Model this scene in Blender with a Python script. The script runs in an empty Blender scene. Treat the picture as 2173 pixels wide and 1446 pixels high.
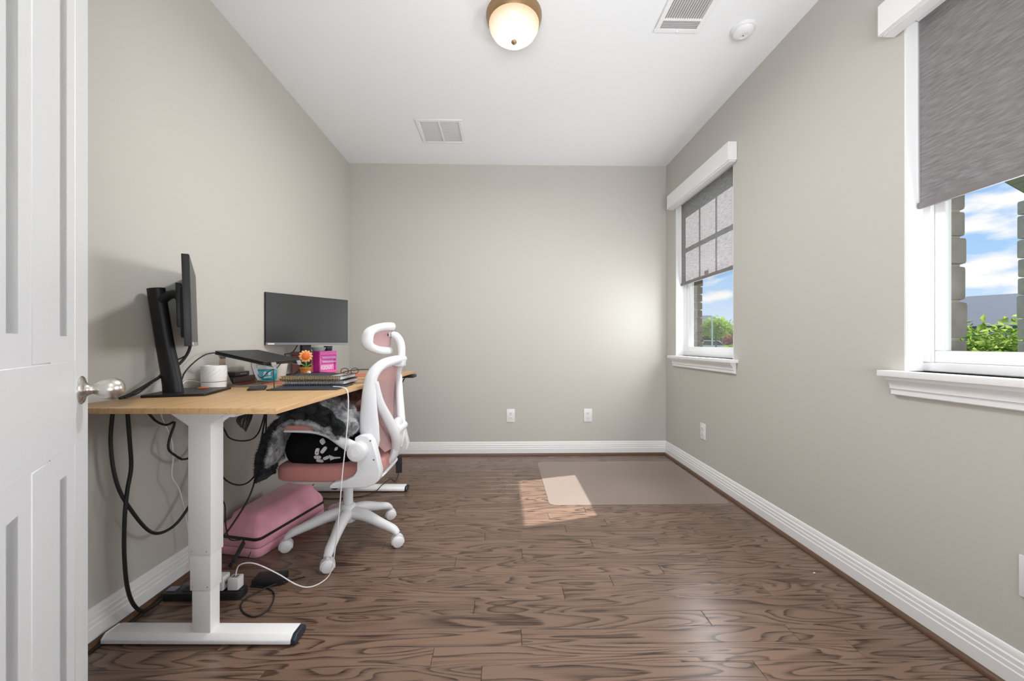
import bpy, bmesh, math, random
from mathutils import Vector, Matrix, noise as mnoise
from mathutils.bvhtree import BVHTree

random.seed(7)
S = bpy.context.scene
C = S.collection
R = math.radians

# ---------------------------------------------------------------- camera, sky, sun, large lights, exposure
F_PX, W_PX = 825.0, 2173.0
cam_d = bpy.data.cameras.new('camera'); cam = bpy.data.objects.new('camera', cam_d); C.objects.link(cam)
cam_d.sensor_fit = 'HORIZONTAL'; cam_d.sensor_width = 36.0
cam_d.lens = 36.0 * F_PX / W_PX
cam_d.shift_y = 7.0 / W_PX
cam_d.clip_start = 0.02; cam_d.clip_end = 500
cam.location = (0, 0, 1.05)
cam.rotation_euler = (R(90), 0, -math.atan(18.5 / F_PX))
S.camera = cam

world = bpy.data.worlds.new('sky'); S.world = world; world.use_nodes = True
nt = world.node_tree; nt.nodes.clear()
def N(t, typ, **kw):
    n = t.nodes.new(typ)
    for k, v in kw.items(): setattr(n, k, v)
    return n
tc = N(nt, 'ShaderNodeTexCoord'); sep = N(nt, 'ShaderNodeSeparateXYZ'); nt.links.new(tc.outputs['Generated'], sep.inputs[0])
ramp = N(nt, 'ShaderNodeValToRGB'); nt.links.new(sep.outputs['Z'], ramp.inputs[0])
e = ramp.color_ramp.elements; e[0].position = 0.0; e[0].color = (0.80, 0.90, 1.0, 1); e[1].position = 0.6; e[1].color = (0.10, 0.28, 0.78, 1)
e2 = ramp.color_ramp.elements.new(0.13); e2.color = (0.44, 0.68, 0.98, 1)
mp = N(nt, 'ShaderNodeMapping'); mp.inputs['Scale'].default_value = (2.4, 2.4, 6.0); nt.links.new(tc.outputs['Generated'], mp.inputs[0])
nz = N(nt, 'ShaderNodeTexNoise'); nz.inputs['Scale'].default_value = 3.4; nz.inputs['Detail'].default_value = 6; nt.links.new(mp.outputs[0], nz.inputs['Vector'])
cr = N(nt, 'ShaderNodeValToRGB'); nt.links.new(nz.outputs[0], cr.inputs[0])
cr.color_ramp.elements[0].position = 0.50; cr.color_ramp.elements[0].color = (0, 0, 0, 1); cr.color_ramp.elements[1].position = 0.62; cr.color_ramp.elements[1].color = (1, 1, 1, 1)
mx = N(nt, 'ShaderNodeMix', data_type='RGBA'); nt.links.new(cr.outputs[0], mx.inputs['Factor']); nt.links.new(ramp.outputs[0], mx.inputs[6]); mx.inputs[7].default_value = (1.0, 1.0, 1.0, 1)
bg = N(nt, 'ShaderNodeBackground'); bg.inputs['Strength'].default_value = 0.95; nt.links.new(mx.outputs[2], bg.inputs[0])
wo = N(nt, 'ShaderNodeOutputWorld'); nt.links.new(bg.outputs[0], wo.inputs[0])

SUN_DIR = Vector((-1.0, -0.279, -1.0215)).normalized()
sd = bpy.data.lights.new('sun', 'SUN'); sd.energy = 9.0; sd.angle = R(0.55); sd.color = (1.0, 1.0, 0.99)
so = bpy.data.objects.new('sun', sd); C.objects.link(so); so.rotation_euler = SUN_DIR.to_track_quat('-Z', 'Y').to_euler(); so.location = (20, 10, 20)

def area(name, loc, target, sx, sy, energy, color=(1, 1, 1)):
    d = bpy.data.lights.new(name, 'AREA'); d.shape = 'RECTANGLE'; d.size = sx; d.size_y = sy; d.energy = energy; d.color = color
    o = bpy.data.objects.new(name, d); C.objects.link(o); o.location = loc
    o.rotation_euler = (Vector(target) - Vector(loc)).to_track_quat('-Z', 'Y').to_euler(); return o
area('bounce_fill', (0.1, -1.2, 1.0), (0.1, 0.5, 5.0), 2.4, 1.5, 118, (0.97, 0.98, 1.0))  # added fill behind the camera, aimed up like a bounced flash; no fixture
area('far_window_fill', (1.622, 3.02, 1.28), (0.0, 3.02, 1.28), 0.56, 0.46, 10, (0.97, 0.98, 1.0))  # unseen area light added on the room side of the glass, boosts daylight
area('near_window_fill', (1.622, 1.03, 1.28), (0.0, 1.03, 1.28), 0.56, 0.46, 15, (0.97, 0.98, 1.0))  # same added boost inside the near pane, on top of the sky

S.view_settings.view_transform = 'Standard'; S.view_settings.look = 'None'
S.view_settings.exposure = 0.10; S.view_settings.gamma = 1.0; S.view_settings.use_curve_mapping = False

# ---------------------------------------------------------------- materials
MATS = {}
def principled(name):
    m = bpy.data.materials.new(name); m.use_nodes = True; t = m.node_tree
    return m, t, t.nodes['Principled BSDF']
def mat(name, col, rough=0.5, metal=0.0, var=0.06, vscale=12.0, bump=0.0, bscale=200.0, spec=0.5, coat=0.0, emit=None, sheen=0.0, stretch=None, alpha=None):
    if name in MATS: return MATS[name]
    m, t, b = principled(name)
    tcn = N(t, 'ShaderNodeTexCoord'); src = tcn.outputs['Object']
    if stretch:
        mpn = N(t, 'ShaderNodeMapping'); mpn.inputs['Scale'].default_value = stretch; t.links.new(src, mpn.inputs[0]); src = mpn.outputs[0]
    nz = N(t, 'ShaderNodeTexNoise'); nz.inputs['Scale'].default_value = vscale; nz.inputs['Detail'].default_value = 4; t.links.new(src, nz.inputs['Vector'])
    mxn = N(t, 'ShaderNodeMix', data_type='RGBA'); t.links.new(nz.outputs[0], mxn.inputs['Factor'])
    mxn.inputs[6].default_value = tuple(c * (1 - var) for c in col) + (1,); mxn.inputs[7].default_value = tuple(min(1, c * (1 + var)) for c in col) + (1,)
    t.links.new(mxn.outputs[2], b.inputs['Base Color'])
    b.inputs['Roughness'].default_value = rough; b.inputs['Metallic'].default_value = metal
    b.inputs['Specular IOR Level'].default_value = spec; b.inputs['Coat Weight'].default_value = coat
    b.inputs['Sheen Weight'].default_value = sheen
    if alpha is not None: b.inputs['Alpha'].default_value = alpha
    if emit: b.inputs['Emission Color'].default_value = emit[0] + (1,); b.inputs['Emission Strength'].default_value = emit[1]
    if bump:
        nb = N(t, 'ShaderNodeTexNoise'); nb.inputs['Scale'].default_value = bscale; nb.inputs['Detail'].default_value = 3; t.links.new(src, nb.inputs['Vector'])
        bp = N(t, 'ShaderNodeBump'); bp.inputs['Strength'].default_value = bump; bp.inputs['Distance'].default_value = 0.004; t.links.new(nb.outputs[0], bp.inputs['Height']); t.links.new(bp.outputs[0], b.inputs['Normal'])
    MATS[name] = m; return m

def wood_mat(name, light, dark, rings=(1.1, 9.0, 6.0), nring=9.0, rough=0.4, pore=0.35, rnd=True, axis='X', tone=0.22):
    m, t, b = principled(name); L = t.links.new
    tcn = N(t, 'ShaderNodeTexCoord'); vec = tcn.outputs['Object']
    oi = N(t, 'ShaderNodeObjectInfo')
    if axis == 'Y':
        rot = N(t, 'ShaderNodeMapping'); rot.inputs['Rotation'].default_value = (0, 0, R(90)); L(vec, rot.inputs[0]); vec = rot.outputs[0]
    if rnd:
        ml = N(t, 'ShaderNodeVectorMath', operation='SCALE'); cv = N(t, 'ShaderNodeCombineXYZ'); cv.inputs[0].default_value = 37; cv.inputs[1].default_value = 23; cv.inputs[2].default_value = 51
        L(cv.outputs[0], ml.inputs[0]); L(oi.outputs['Random'], ml.inputs['Scale'])
        ad = N(t, 'ShaderNodeVectorMath', operation='ADD'); L(vec, ad.inputs[0]); L(ml.outputs[0], ad.inputs[1]); vec = ad.outputs[0]
    mp = N(t, 'ShaderNodeMapping'); mp.inputs['Scale'].default_value = rings; L(vec, mp.inputs[0])
    n1 = N(t, 'ShaderNodeTexNoise'); n1.inputs['Scale'].default_value = 1.6; n1.inputs['Detail'].default_value = 1.5; n1.inputs['Distortion'].default_value = 0.6; L(mp.outputs[0], n1.inputs['Vector'])
    mu = N(t, 'ShaderNodeMath', operation='MULTIPLY'); mu.inputs[1].default_value = nring; L(n1.outputs[0], mu.inputs[0])
    fr = N(t, 'ShaderNodeMath', operation='FRACT'); L(mu.outputs[0], fr.inputs[0])
    rp = N(t, 'ShaderNodeValToRGB'); L(fr.outputs[0], rp.inputs[0]); el = rp.color_ramp.elements
    el[0].position = 0.0; el[0].color = (0, 0, 0, 1); el[1].position = 1.0; el[1].color = (0, 0, 0, 1)
    for p_, v_ in ((0.40, 0.05), (0.70, 0.50), (0.86, 1.0), (0.93, 0.9)):
        q = rp.color_ramp.elements.new(p_); q.color = (v_, v_, v_, 1)
    mp2 = N(t, 'ShaderNodeMapping'); mp2.inputs['Scale'].default_value = (6.0, 240.0, 60.0); L(vec, mp2.inputs[0])
    n2 = N(t, 'ShaderNodeTexNoise'); n2.inputs['Scale'].default_value = 1.0; n2.inputs['Detail'].default_value = 4; L(mp2.outputs[0], n2.inputs['Vector'])
    pr = N(t, 'ShaderNodeMath', operation='MULTIPLY'); pr.inputs[1].default_value = pore; L(n2.outputs[0], pr.inputs[0])
    mk = N(t, 'ShaderNodeMath', operation='MULTIPLY'); L(rp.outputs[0], mk.inputs[0]); mm = N(t, 'ShaderNodeMapRange'); L(n2.outputs[0], mm.inputs[0]); mm.inputs[1].default_value = 0.3; mm.inputs[2].default_value = 0.7; mm.inputs[3].default_value = 0.35; mm.inputs[4].default_value = 1.0
    L(mm.outputs[0], mk.inputs[1])
    su = N(t, 'ShaderNodeMath', operation='ADD', use_clamp=True); L(mk.outputs[0], su.inputs[0]); L(pr.outputs[0], su.inputs[1])
    mx = N(t, 'ShaderNodeMix', data_type='RGBA'); L(su.outputs[0], mx.inputs['Factor']); mx.inputs[6].default_value = light + (1,); mx.inputs[7].default_value = dark + (1,)
    hs = N(t, 'ShaderNodeHueSaturation'); L(mx.outputs[2], hs.inputs['Color'])
    vr = N(t, 'ShaderNodeMapRange'); L(oi.outputs['Random'], vr.inputs[0]); vr.inputs[3].default_value = 1 - tone / 2; vr.inputs[4].default_value = 1 + tone / 2; L(vr.outputs[0], hs.inputs['Value'])
    L(hs.outputs[0], b.inputs['Base Color']); b.inputs['Roughness'].default_value = rough
    bp = N(t, 'ShaderNodeBump'); bp.inputs['Strength'].default_value = 0.12; bp.inputs['Distance'].default_value = 0.001; bp.invert = True; L(su.outputs[0], bp.inputs['Height']); L(bp.outputs[0], b.inputs['Normal'])
    MATS[name] = m; return m

def glass_mat(name, tint=(1, 1, 1), gloss=0.07):
    m = bpy.data.materials.new(name); m.use_nodes = True; t = m.node_tree; t.nodes.clear()
    tr = N(t, 'ShaderNodeBsdfTransparent'); tr.inputs[0].default_value = tint + (1,); gl = N(t, 'ShaderNodeBsdfGlossy'); gl.inputs['Roughness'].default_value = 0.02
    mx = N(t, 'ShaderNodeMixShader'); lw = N(t, 'ShaderNodeLayerWeight'); lw.inputs[0].default_value = 0.25
    mu = N(t, 'ShaderNodeMath', operation='MULTIPLY'); mu.inputs[1].default_value = gloss * 3; t.links.new(lw.outputs['Fresnel'], mu.inputs[0]); t.links.new(mu.outputs[0], mx.inputs[0])
    t.links.new(tr.outputs[0], mx.inputs[1]); t.links.new(gl.outputs[0], mx.inputs[2]); o = N(t, 'ShaderNodeOutputMaterial'); t.links.new(mx.outputs[0], o.inputs[0]); MATS[name] = m; return m

def mix_mat(name, col, f_diff, f_transl, f_transp, vscale=8, var=0.15, stretch=(1, 1, 1), rough=None, transp_col=(1, 1, 1)):
    """diffuse + translucent + see-through weave"""
    m = bpy.data.materials.new(name); m.use_nodes = True; t = m.node_tree; t.nodes.clear(); L = t.links.new
    tcn = N(t, 'ShaderNodeTexCoord'); mp = N(t, 'ShaderNodeMapping'); mp.inputs['Scale'].default_value = stretch; L(tcn.outputs['Object'], mp.inputs[0])
    nz = N(t, 'ShaderNodeTexNoise'); nz.inputs['Scale'].default_value = vscale; nz.inputs['Detail'].default_value = 5; L(mp.outputs[0], nz.inputs['Vector'])
    mx = N(t, 'ShaderNodeMix', data_type='RGBA'); rp = N(t, 'ShaderNodeMapRange'); L(nz.outputs[0], rp.inputs[0]); rp.inputs[1].default_value = 0.3; rp.inputs[2].default_value = 0.7; L(rp.outputs[0], mx.inputs['Factor'])
    mx.inputs[6].default_value = tuple(c * (1 - var) for c in col) + (1,); mx.inputs[7].default_value = tuple(min(1, c * (1 + var)) for c in col) + (1,)
    d = N(t, 'ShaderNodeBsdfDiffuse'); L(mx.outputs[2], d.inputs[0]); tl = N(t, 'ShaderNodeBsdfTranslucent'); L(mx.outputs[2], tl.inputs[0]); tp = N(t, 'ShaderNodeBsdfTransparent'); tp.inputs[0].default_value = transp_col + (1,)
    m1 = N(t, 'ShaderNodeMixShader'); m1.inputs[0].default_value = f_transl / (f_diff + f_transl); L(d.outputs[0], m1.inputs[1]); L(tl.outputs[0], m1.inputs[2])
    m2 = N(t, 'ShaderNodeMixShader'); m2.inputs[0].default_value = f_transp; L(m1.outputs[0], m2.inputs[1]); L(tp.outputs[0], m2.inputs[2]); last = m2
    if rough is not None:
        g = N(t, 'ShaderNodeBsdfGlossy'); g.inputs['Roughness'].default_value = rough; m3 = N(t, 'ShaderNodeMixShader'); lw = N(t, 'ShaderNodeLayerWeight'); lw.inputs[0].default_value = 0.3
        mu = N(t, 'ShaderNodeMath', operation='MULTIPLY'); mu.inputs[1].default_value = 0.3; L(lw.outputs['Fresnel'], mu.inputs[0]); L(mu.outputs[0], m3.inputs[0]); L(last.outputs[0], m3.inputs[1]); L(g.outputs[0], m3.inputs[2]); last = m3
    o = N(t, 'ShaderNodeOutputMaterial'); L(last.outputs[0], o.inputs[0]); MATS[name] = m; return m

# ---------------------------------------------------------------- mesh builder
class MB:
    def __init__(s): s.v = []; s.f = []
    def add(s, vs, fs):
        o = len(s.v); s.v += [tuple(v) for v in vs]; s.f += [tuple(i + o for i in f) for f in fs]; return s
    def box(s, x0, x1, y0, y1, z0, z1):
        vs = [(x, y, z) for z in (z0, z1) for y in (y0, y1) for x in (x0, x1)]
        return s.add(vs, [(0, 2, 3, 1), (4, 5, 7, 6), (0, 1, 5, 4), (2, 6, 7, 3), (0, 4, 6, 2), (1, 3, 7, 5)])
    def prism(s, poly, axis, a0, a1):
        """poly = list of 2-D points; axis X: (y,z), Y: (x,z), Z: (x,y)"""
        n = len(poly)
        def P(p, a): return {'X': (a, p[0], p[1]), 'Y': (p[0], a, p[1]), 'Z': (p[0], p[1], a)}[axis]
        vs = [P(p, a0) for p in poly] + [P(p, a1) for p in poly]
        fs = [tuple(range(n - 1, -1, -1)), tuple(range(n, 2 * n))] + [(i, (i + 1) % n, n + (i + 1) % n, n + i) for i in range(n)]
        return s.add(vs, fs)
    def ring(s, rect_o, rect_i, axis, a0, a1):
        """rectangular frame: rects (u0,u1,w0,w1)"""
        (u0, u1, w0, w1), (i0, i1, j0, j1) = rect_o, rect_i
        for q in ((u0, u1, w0, j0), (u0, u1, j1, w1), (u0, i0, j0, j1), (i1, u1, j0, j1)):
            s.prism([(q[0], q[2]), (q[1], q[2]), (q[1], q[3]), (q[0], q[3])], axis, a0, a1)
        return s
    def rings(s, loops, cap=True, closed=False):
        n = len(loops[0]); vs = [p for l in loops for p in l]; fs = []
        k = len(loops)
        for i in range(k if closed else k - 1):
            for j in range(n):
                a, b = i * n + j, i * n + (j + 1) % n; c, d = ((i + 1) % k) * n + (j + 1) % n, ((i + 1) % k) * n + j
                fs.append((a, b, c, d))
        if cap and not closed: fs += [tuple(range(n - 1, -1, -1)), tuple(range((k - 1) * n, k * n))]
        return s.add(vs, fs)
    def tube(s, path, r, n=8, closed=False, smooth=6, ref=None, r2=None):
        """swept round or elliptic section; r / r2 may be lists per point"""
        pts = [Vector(p) for p in path]; k0 = len(pts)
        rl = list(r) if isinstance(r, (list, tuple)) else [r] * k0
        r2l = rl if r2 is None else (list(r2) if isinstance(r2, (list, tuple)) else [r2] * k0)
        if smooth > 1 and k0 > 2: pts, rl, r2l = cspline(pts, rl, r2l, smooth, closed)
        loops = []; k = len(pts); up = None
        for i, p in enumerate(pts):
            a = pts[(i - 1) % k] if (closed or i > 0) else p; b = pts[(i + 1) % k] if (closed or i < k - 1) else p
            tdir = (b - a).normalized() if (b - a).length > 1e-9 else Vector((0, 0, 1))
            if ref is not None: u = Vector(ref)
            else: u = up if up is not None else (Vector((0, 0, 1)) if abs(tdir.z) < 0.9 else Vector((1, 0, 0)))
            u = (u - tdir * u.dot(tdir))
            if u.length < 1e-6: u = tdir.orthogonal()
            u.normalize(); w = tdir.cross(u); up = u
            loops.append([p + u * (rl[i] * math.cos(2 * math.pi * j / n)) + w * (r2l[i] * math.sin(2 * math.pi * j / n)) for j in range(n)])
        return s.rings(loops, True, closed)
    def lathe(s, prof, c=(0, 0, 0), n=24, axis='Z'):
        """prof = [(r, h)...]"""
        loops = []
        for r, h in prof:
            lp = []
            for j in range(n):
                a = 2 * math.pi * j / n; x, y = r * math.cos(a), r * math.sin(a)
                q = {'Z': (x, y, h), 'X': (h, x, y), 'Y': (y, h, x)}[axis]
                lp.append((q[0] + c[0], q[1] + c[1], q[2] + c[2]))
            loops.append(lp)
        return s.rings(loops)
    def cyl(s, a, b, r, n=16, r2=None): return s.tube([a, b], [r, r if r2 is None else r2], n, smooth=1)
    def blob(s, c, rad, e=2.6, nu=28, nv=18, amp=0.0, fr=6.0, shape=None):
        def sg(v, p): return math.copysign(abs(v) ** p, v)
        loops = []; p = 2.0 / e
        for i in range(nv + 1):
            ph = -math.pi / 2 + math.pi * (i + 0.001) / (nv + 0.002); lp = []
            for j in range(nu):
                th = 2 * math.pi * j / nu
                d = Vector((sg(math.cos(ph), p) * sg(math.cos(th), p), sg(math.cos(ph), p) * sg(math.sin(th), p), sg(math.sin(ph), p)))
                q = Vector((d.x * rad[0], d.y * rad[1], d.z * rad[2]))
                if shape: q = Vector(shape(q))
                w = Vector(c) + q
                if amp: w += d.normalized() * amp * (mnoise.noise(w * fr) + 0.5 * mnoise.noise(w * fr * 2.7))
                lp.append(w)
            loops.append(lp)
        return s.rings(loops)
    def build(s, name, m, parent=None, bevel=0.0, seg=2, smooth=False, ang=40, origin=None):
        bm = bmesh.new(); vs = [bm.verts.new(v) for v in s.v]
        for f in s.f:
            try: bm.faces.new([vs[i] for i in f])
            except ValueError: pass
        bmesh.ops.recalc_face_normals(bm, faces=bm.faces)
        if bevel:
            ed = [e for e in bm.edges if len(e.link_faces) == 2 and e.calc_face_angle(0) > R(25)]
            bmesh.ops.bevel(bm, geom=ed, offset=bevel, segments=seg, profile=0.6, affect='EDGES', clamp_overlap=True)
        off = Vector((0, 0, 0))
        if parent is not None and parent in ORI: off = ORI[parent]
        elif parent is None and origin is not None: off = Vector(origin)
        if off.length: bmesh.ops.translate(bm, verts=bm.verts, vec=-off)
        me = bpy.data.meshes.new(name); bm.to_mesh(me); bm.free()
        if smooth or bevel:
            for p in me.polygons: p.use_smooth = True
            me.set_sharp_from_angle(angle=R(ang))
        if m is not None: me.materials.append(MATS[m] if isinstance(m, str) else m)
        o = bpy.data.objects.new(name, me); C.objects.link(o)
        if parent is not None:
            o.parent = parent
            if parent in ORI: ORI[o] = ORI[parent]
            if parent in LOC: LOC.add(o)
        elif origin is not None: o.location = off; ORI[o] = off
        return o
ORI = {}; LOC = set()
def cspline(pts, r1, r2, n, closed):
    k = len(pts); out = []; a1 = []; a2 = []
    for i in range(k if closed else k - 1):
        g = lambda q: pts[q % k] if closed else pts[max(0, min(k - 1, q))]
        p0, p1, p2, p3 = g(i - 1), g(i), g(i + 1), g(i + 2)
        for j in range(n):
            t = j / n; t2, t3 = t * t, t * t * t
            out.append(0.5 * ((2 * p1) + (p2 - p0) * t + (2 * p0 - 5 * p1 + 4 * p2 - p3) * t2 + (3 * p1 - p0 - 3 * p2 + p3) * t3))
            b = (i + 1) % k; a1.append(r1[i] * (1 - t) + r1[b] * t); a2.append(r2[i] * (1 - t) + r2[b] * t)
    if not closed: out.append(pts[-1]); a1.append(r1[-1]); a2.append(r2[-1])
    return out, a1, a2
def tag(o, label=None, cat=None, group=None, kind=None):
    for k, v in (('label', label), ('category', cat), ('group', group), ('kind', kind)):
        if v: o[k] = v
    return o
def thing(name, loc, label=None, cat=None, group=None, kind=None, rotz=None):
    """Empty at the base. rotz None: parts are given in world coordinates; otherwise in the thing's own frame"""
    o = bpy.data.objects.new(name, None); C.objects.link(o); o.location = loc; o.empty_display_size = 0.05
    if rotz is None: ORI[o] = Vector(loc)
    else: o.rotation_euler = (0, 0, rotz)
    return tag(o, label, cat, group, kind)
def structure(o): o['kind'] = 'structure'; return o
def dup(o, parent=None):
    c = o.copy(); C.objects.link(c)
    if parent is not None: c.parent = parent
    for ch in list(o.children): dup(ch, c)
    return c
# ---------------------------------------------------------------- shared materials
mat('wall_paint', (0.540, 0.526, 0.488), 0.85, var=0.015, vscale=1.5, bump=0.10, bscale=150, spec=0.25)
mat('ceiling_paint', (0.88, 0.90, 0.925), 0.9, var=0.01, vscale=2, bump=0.14, bscale=110, spec=0.2)
mat('trim_white', (0.84, 0.845, 0.85), 0.4, var=0.01)
mat('vinyl', (0.86, 0.87, 0.88), 0.35, var=0.01)
mat('shoe_wood', (0.115, 0.062, 0.036), 0.4, var=0.25, vscale=6, stretch=(1, 1, 8))
mat('subfloor', (0.035, 0.022, 0.016), 0.9)
wood_mat('oak_floor', (0.230, 0.145, 0.102), (0.030, 0.015, 0.010), rings=(0.8, 6.5, 6.0), nring=13.0, rough=0.28, pore=0.28)
wood_mat('bamboo', (0.62, 0.405, 0.205), (0.50, 0.30, 0.135), rings=(0.6, 14, 8), nring=5, rough=0.42, pore=0.5, rnd=False, axis='Y', tone=0.0)
wood_mat('bamboo_edge', (0.64, 0.45, 0.26), (0.50, 0.31, 0.15), rings=(60, 60, 6), nring=3, rough=0.5, pore=0.4, rnd=False, tone=0.0)
glass_mat('window_glass')
mat('white_plastic', (0.80, 0.80, 0.81), 0.32, var=0.01)
mat('steel_white', (0.85, 0.855, 0.86), 0.38, var=0.01)
mat('black_plastic', (0.016, 0.016, 0.018), 0.42, var=0.2)
mat('black_rubber', (0.012, 0.012, 0.013), 0.55, var=0.2)
mat('chair_white', (0.74, 0.75, 0.77), 0.35, var=0.01)
mat('nickel', (0.62, 0.59, 0.55), 0.28, metal=1.0, var=0.03)
mat('silver', (0.62, 0.63, 0.65), 0.3, metal=0.9, var=0.03)
mat('dark_slot', (0.03, 0.03, 0.03), 0.8)
mat('cable_white', (0.78, 0.76, 0.76), 0.45, var=0.02)

# ---------------------------------------------------------------- room shell
XL, XR, YB, YF, ZC = -1.44, 1.55, 3.67, 0.47, 2.74
OUT = 1.70                                   # outside of the stud wall; veneer goes on to 1.78
WIN = [(2.585, 3.46), (0.594, 1.469)]        # far window, near window (Y ranges)
WZ0, WZ1 = 0.945, 2.33

fl = structure(MB().box(-2.2, 2.0, -3.2, YB + 0.1, -0.06, -0.0125).build('floor', 'subfloor', origin=(0, 0, -0.03)))
fo = ORI.pop(fl)
JOINTS = {15: [0.828, -0.45], 10: [0.895, -0.10], 9: [0.81, 0.466, -0.62], 6: [0.736, -0.52], 5: [0.48, -0.86], 4: [0.254, 1.12], 2: [0.778, -0.694], 0: [1.213, -0.238], 3: [1.343, -0.116],
          8: [0.094, -1.02, 1.22], 7: [-0.23, 1.0], 1: [0.065, -0.98, 1.05], 13: [0.275, -0.72, 1.28], 14: [0.516, -0.30], 24: [0.09, 1.1]}
PW = 0.081
def plank_mesh(l, w):
    b, c, h = MB(), 0.0015, 0.0125
    x, y = l / 2 - 0.0004, w / 2 - 0.0003
    lo = [(-x, -y, -h), (x, -y, -h), (x, y, -h), (-x, y, -h)]
    mi = [(-x, -y, -c), (x, -y, -c), (x, y, -c), (-x, y, -c)]
    to = [(-x + c, -y + c, 0), (x - c, -y + c, 0), (x - c, y - c, 0), (-x + c, y - c, 0)]
    b.rings([lo, mi, to]); return b
for k in range(-10, 30):
    y0 = 1.27 + PW * k; y1 = min(y0 + PW, YB)
    js = JOINTS.get(k)
    if js is None:
        js = []; x = XL + random.uniform(0.15, 0.9)
        while x < XR: js.append(x); x += random.uniform(0.55, 1.15)
    xs = [XL] + sorted(j for j in js if XL + 0.08 < j < XR - 0.05) + [XR]
    for a, b_ in zip(xs, xs[1:]):
        o = plank_mesh(b_ - a, y1 - y0).build('plank', 'oak_floor'); o.parent = fl
        o.location = ((a + b_) / 2, (y0 + y1) / 2, 0.03)
hall = MB().box(-2.2, 2.0, -3.2, 1.27 - PW * 10, -0.0125, 0.0).build('hall_boards', 'oak_floor', fl); hall.location = (0, 0, 0.03)

structure(MB().box(-2.2, OUT, -3.2, YB + 0.12, ZC, ZC + 0.1).build('ceiling', 'ceiling_paint'))
structure(MB().box(XL - 0.12, XL, YF - 0.12, YB + 0.12, -0.0125, ZC).build('wall_left', 'wall_paint'))
structure(MB().box(XL, OUT, YB, YB + 0.12, -0.0125, ZC).build('wall_back', 'wall_paint'))
DX0, DX1, DZ = -0.70, 1.54, 2.44
wf = MB().box(XL, DX0, YF - 0.12, YF, -0.0125, ZC).box(DX1, XR, YF - 0.12, YF, -0.0125, ZC).box(DX0, DX1, YF - 0.12, YF, DZ, ZC)
structure(wf.build('wall_front', 'wall_paint'))
structure(MB().box(-2.2, -2.1, -3.2, YF - 0.12, -0.0125, ZC).build('wall_hall_left', 'wall_paint'))
structure(MB().box(2.0, 2.1, -3.2, YF - 0.12, -0.0125, ZC).build('wall_hall_right', 'wall_paint'))
structure(MB().box(-2.2, 2.1, -3.3, -3.2, -0.0125, ZC).build('wall_hall_end', 'wall_paint'))
def with_openings(x0, x1, grow):
    w = MB(); ys = [YF - 0.12]
    for (a, b_) in sorted(WIN): ys += [a - grow, b_ + grow]
    ys.append(YB)
    for i in range(0, len(ys), 2): w.box(x0, x1, ys[i], ys[i + 1], -0.0125, ZC)
    for i in range(1, len(ys) - 1, 2): w.box(x0, x1, ys[i], ys[i + 1], -0.0125, WZ0 - grow).box(x0, x1, ys[i], ys[i + 1], WZ1 + grow, ZC)
    return w
wr = structure(with_openings(XR, OUT, 0).build('wall_right', 'wall_paint'))
mat('mortar', (0.42, 0.38, 0.30), 0.95, var=0.15, vscale=40, bump=0.3, bscale=120)
mat('brick', (0.115, 0.095, 0.062), 0.9, var=0.5, vscale=18, bump=0.5, bscale=60)
mat('stone', (0.30, 0.28, 0.25), 0.92, var=0.4, vscale=14, bump=0.8, bscale=35)
with_openings(OUT, OUT + 0.078, 0.006).build('veneer', 'mortar', wr)
# brick jamb of the far window, rough stone jamb of the near window
z = 0.80; i = 0
bricks = []
while z < 2.5:
    dx = random.uniform(-0.004, 0.006); dy = random.uniform(-0.003, 0.004)
    o = MB().box(OUT + 0.012, OUT + 0.088 + dx, WIN[0][1] - 0.012 + dy, WIN[0][1] + (0.19 if i % 2 else 0.09), z, z + 0.060).build('brick', 'brick', wr, bevel=0.004, seg=1)
    z += 0.070; i += 1
z = 0.74
while z < 2.5:
    h = random.uniform(0.075, 0.15); lx = random.uniform(0.0, 0.022)
    b_ = MB().box(OUT + 0.012, OUT + 0.088 + lx, WIN[1][1] - 0.004 + random.uniform(-0.008, 0.006), WIN[1][1] + 0.12, z, z + h)
    b_.build('stone', 'stone', wr, bevel=0.012, seg=2); z += h + 0.008

# baseboards + dark quarter-round
BBP = [(0, 0), (0.016, 0), (0.016, 0.062), (0.0135, 0.066), (0.0135, 0.080), (0.011, 0.084), (0.011, 0.098), (0.0075, 0.103), (0.0075, 0.116), (0.004, 0.124), (0, 0.126)]
SHP = [(0, 0)] + [(0.016 * math.cos(a), 0.019 * math.sin(a)) for a in [R(q) for q in range(0, 91, 15)]]
def base_run(side, name, prof, m, off=0.0):
    b_ = MB()
    if side == 'right': b_.prism([(XR - off - d, z + 0.001) for d, z in prof], 'Y', YF, YB)
    if side == 'left': b_.prism([(XL + off + d, z + 0.001) for d, z in prof], 'Y', YF, YB)
    if side == 'back': b_.prism([(YB - off - d, z + 0.001) for d, z in prof], 'X', XL + 0.001, XR - 0.001)
    return structure(b_.build(name, m, smooth=True, ang=25))
for s_, n_ in (('left', 'trim_1'), ('back', 'trim_2'), ('right', 'trim_3')):
    base_run(s_, 'baseboard_' + s_, BBP, 'trim_white'); base_run(s_, n_, SHP, 'shoe_wood', 0.016)

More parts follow.
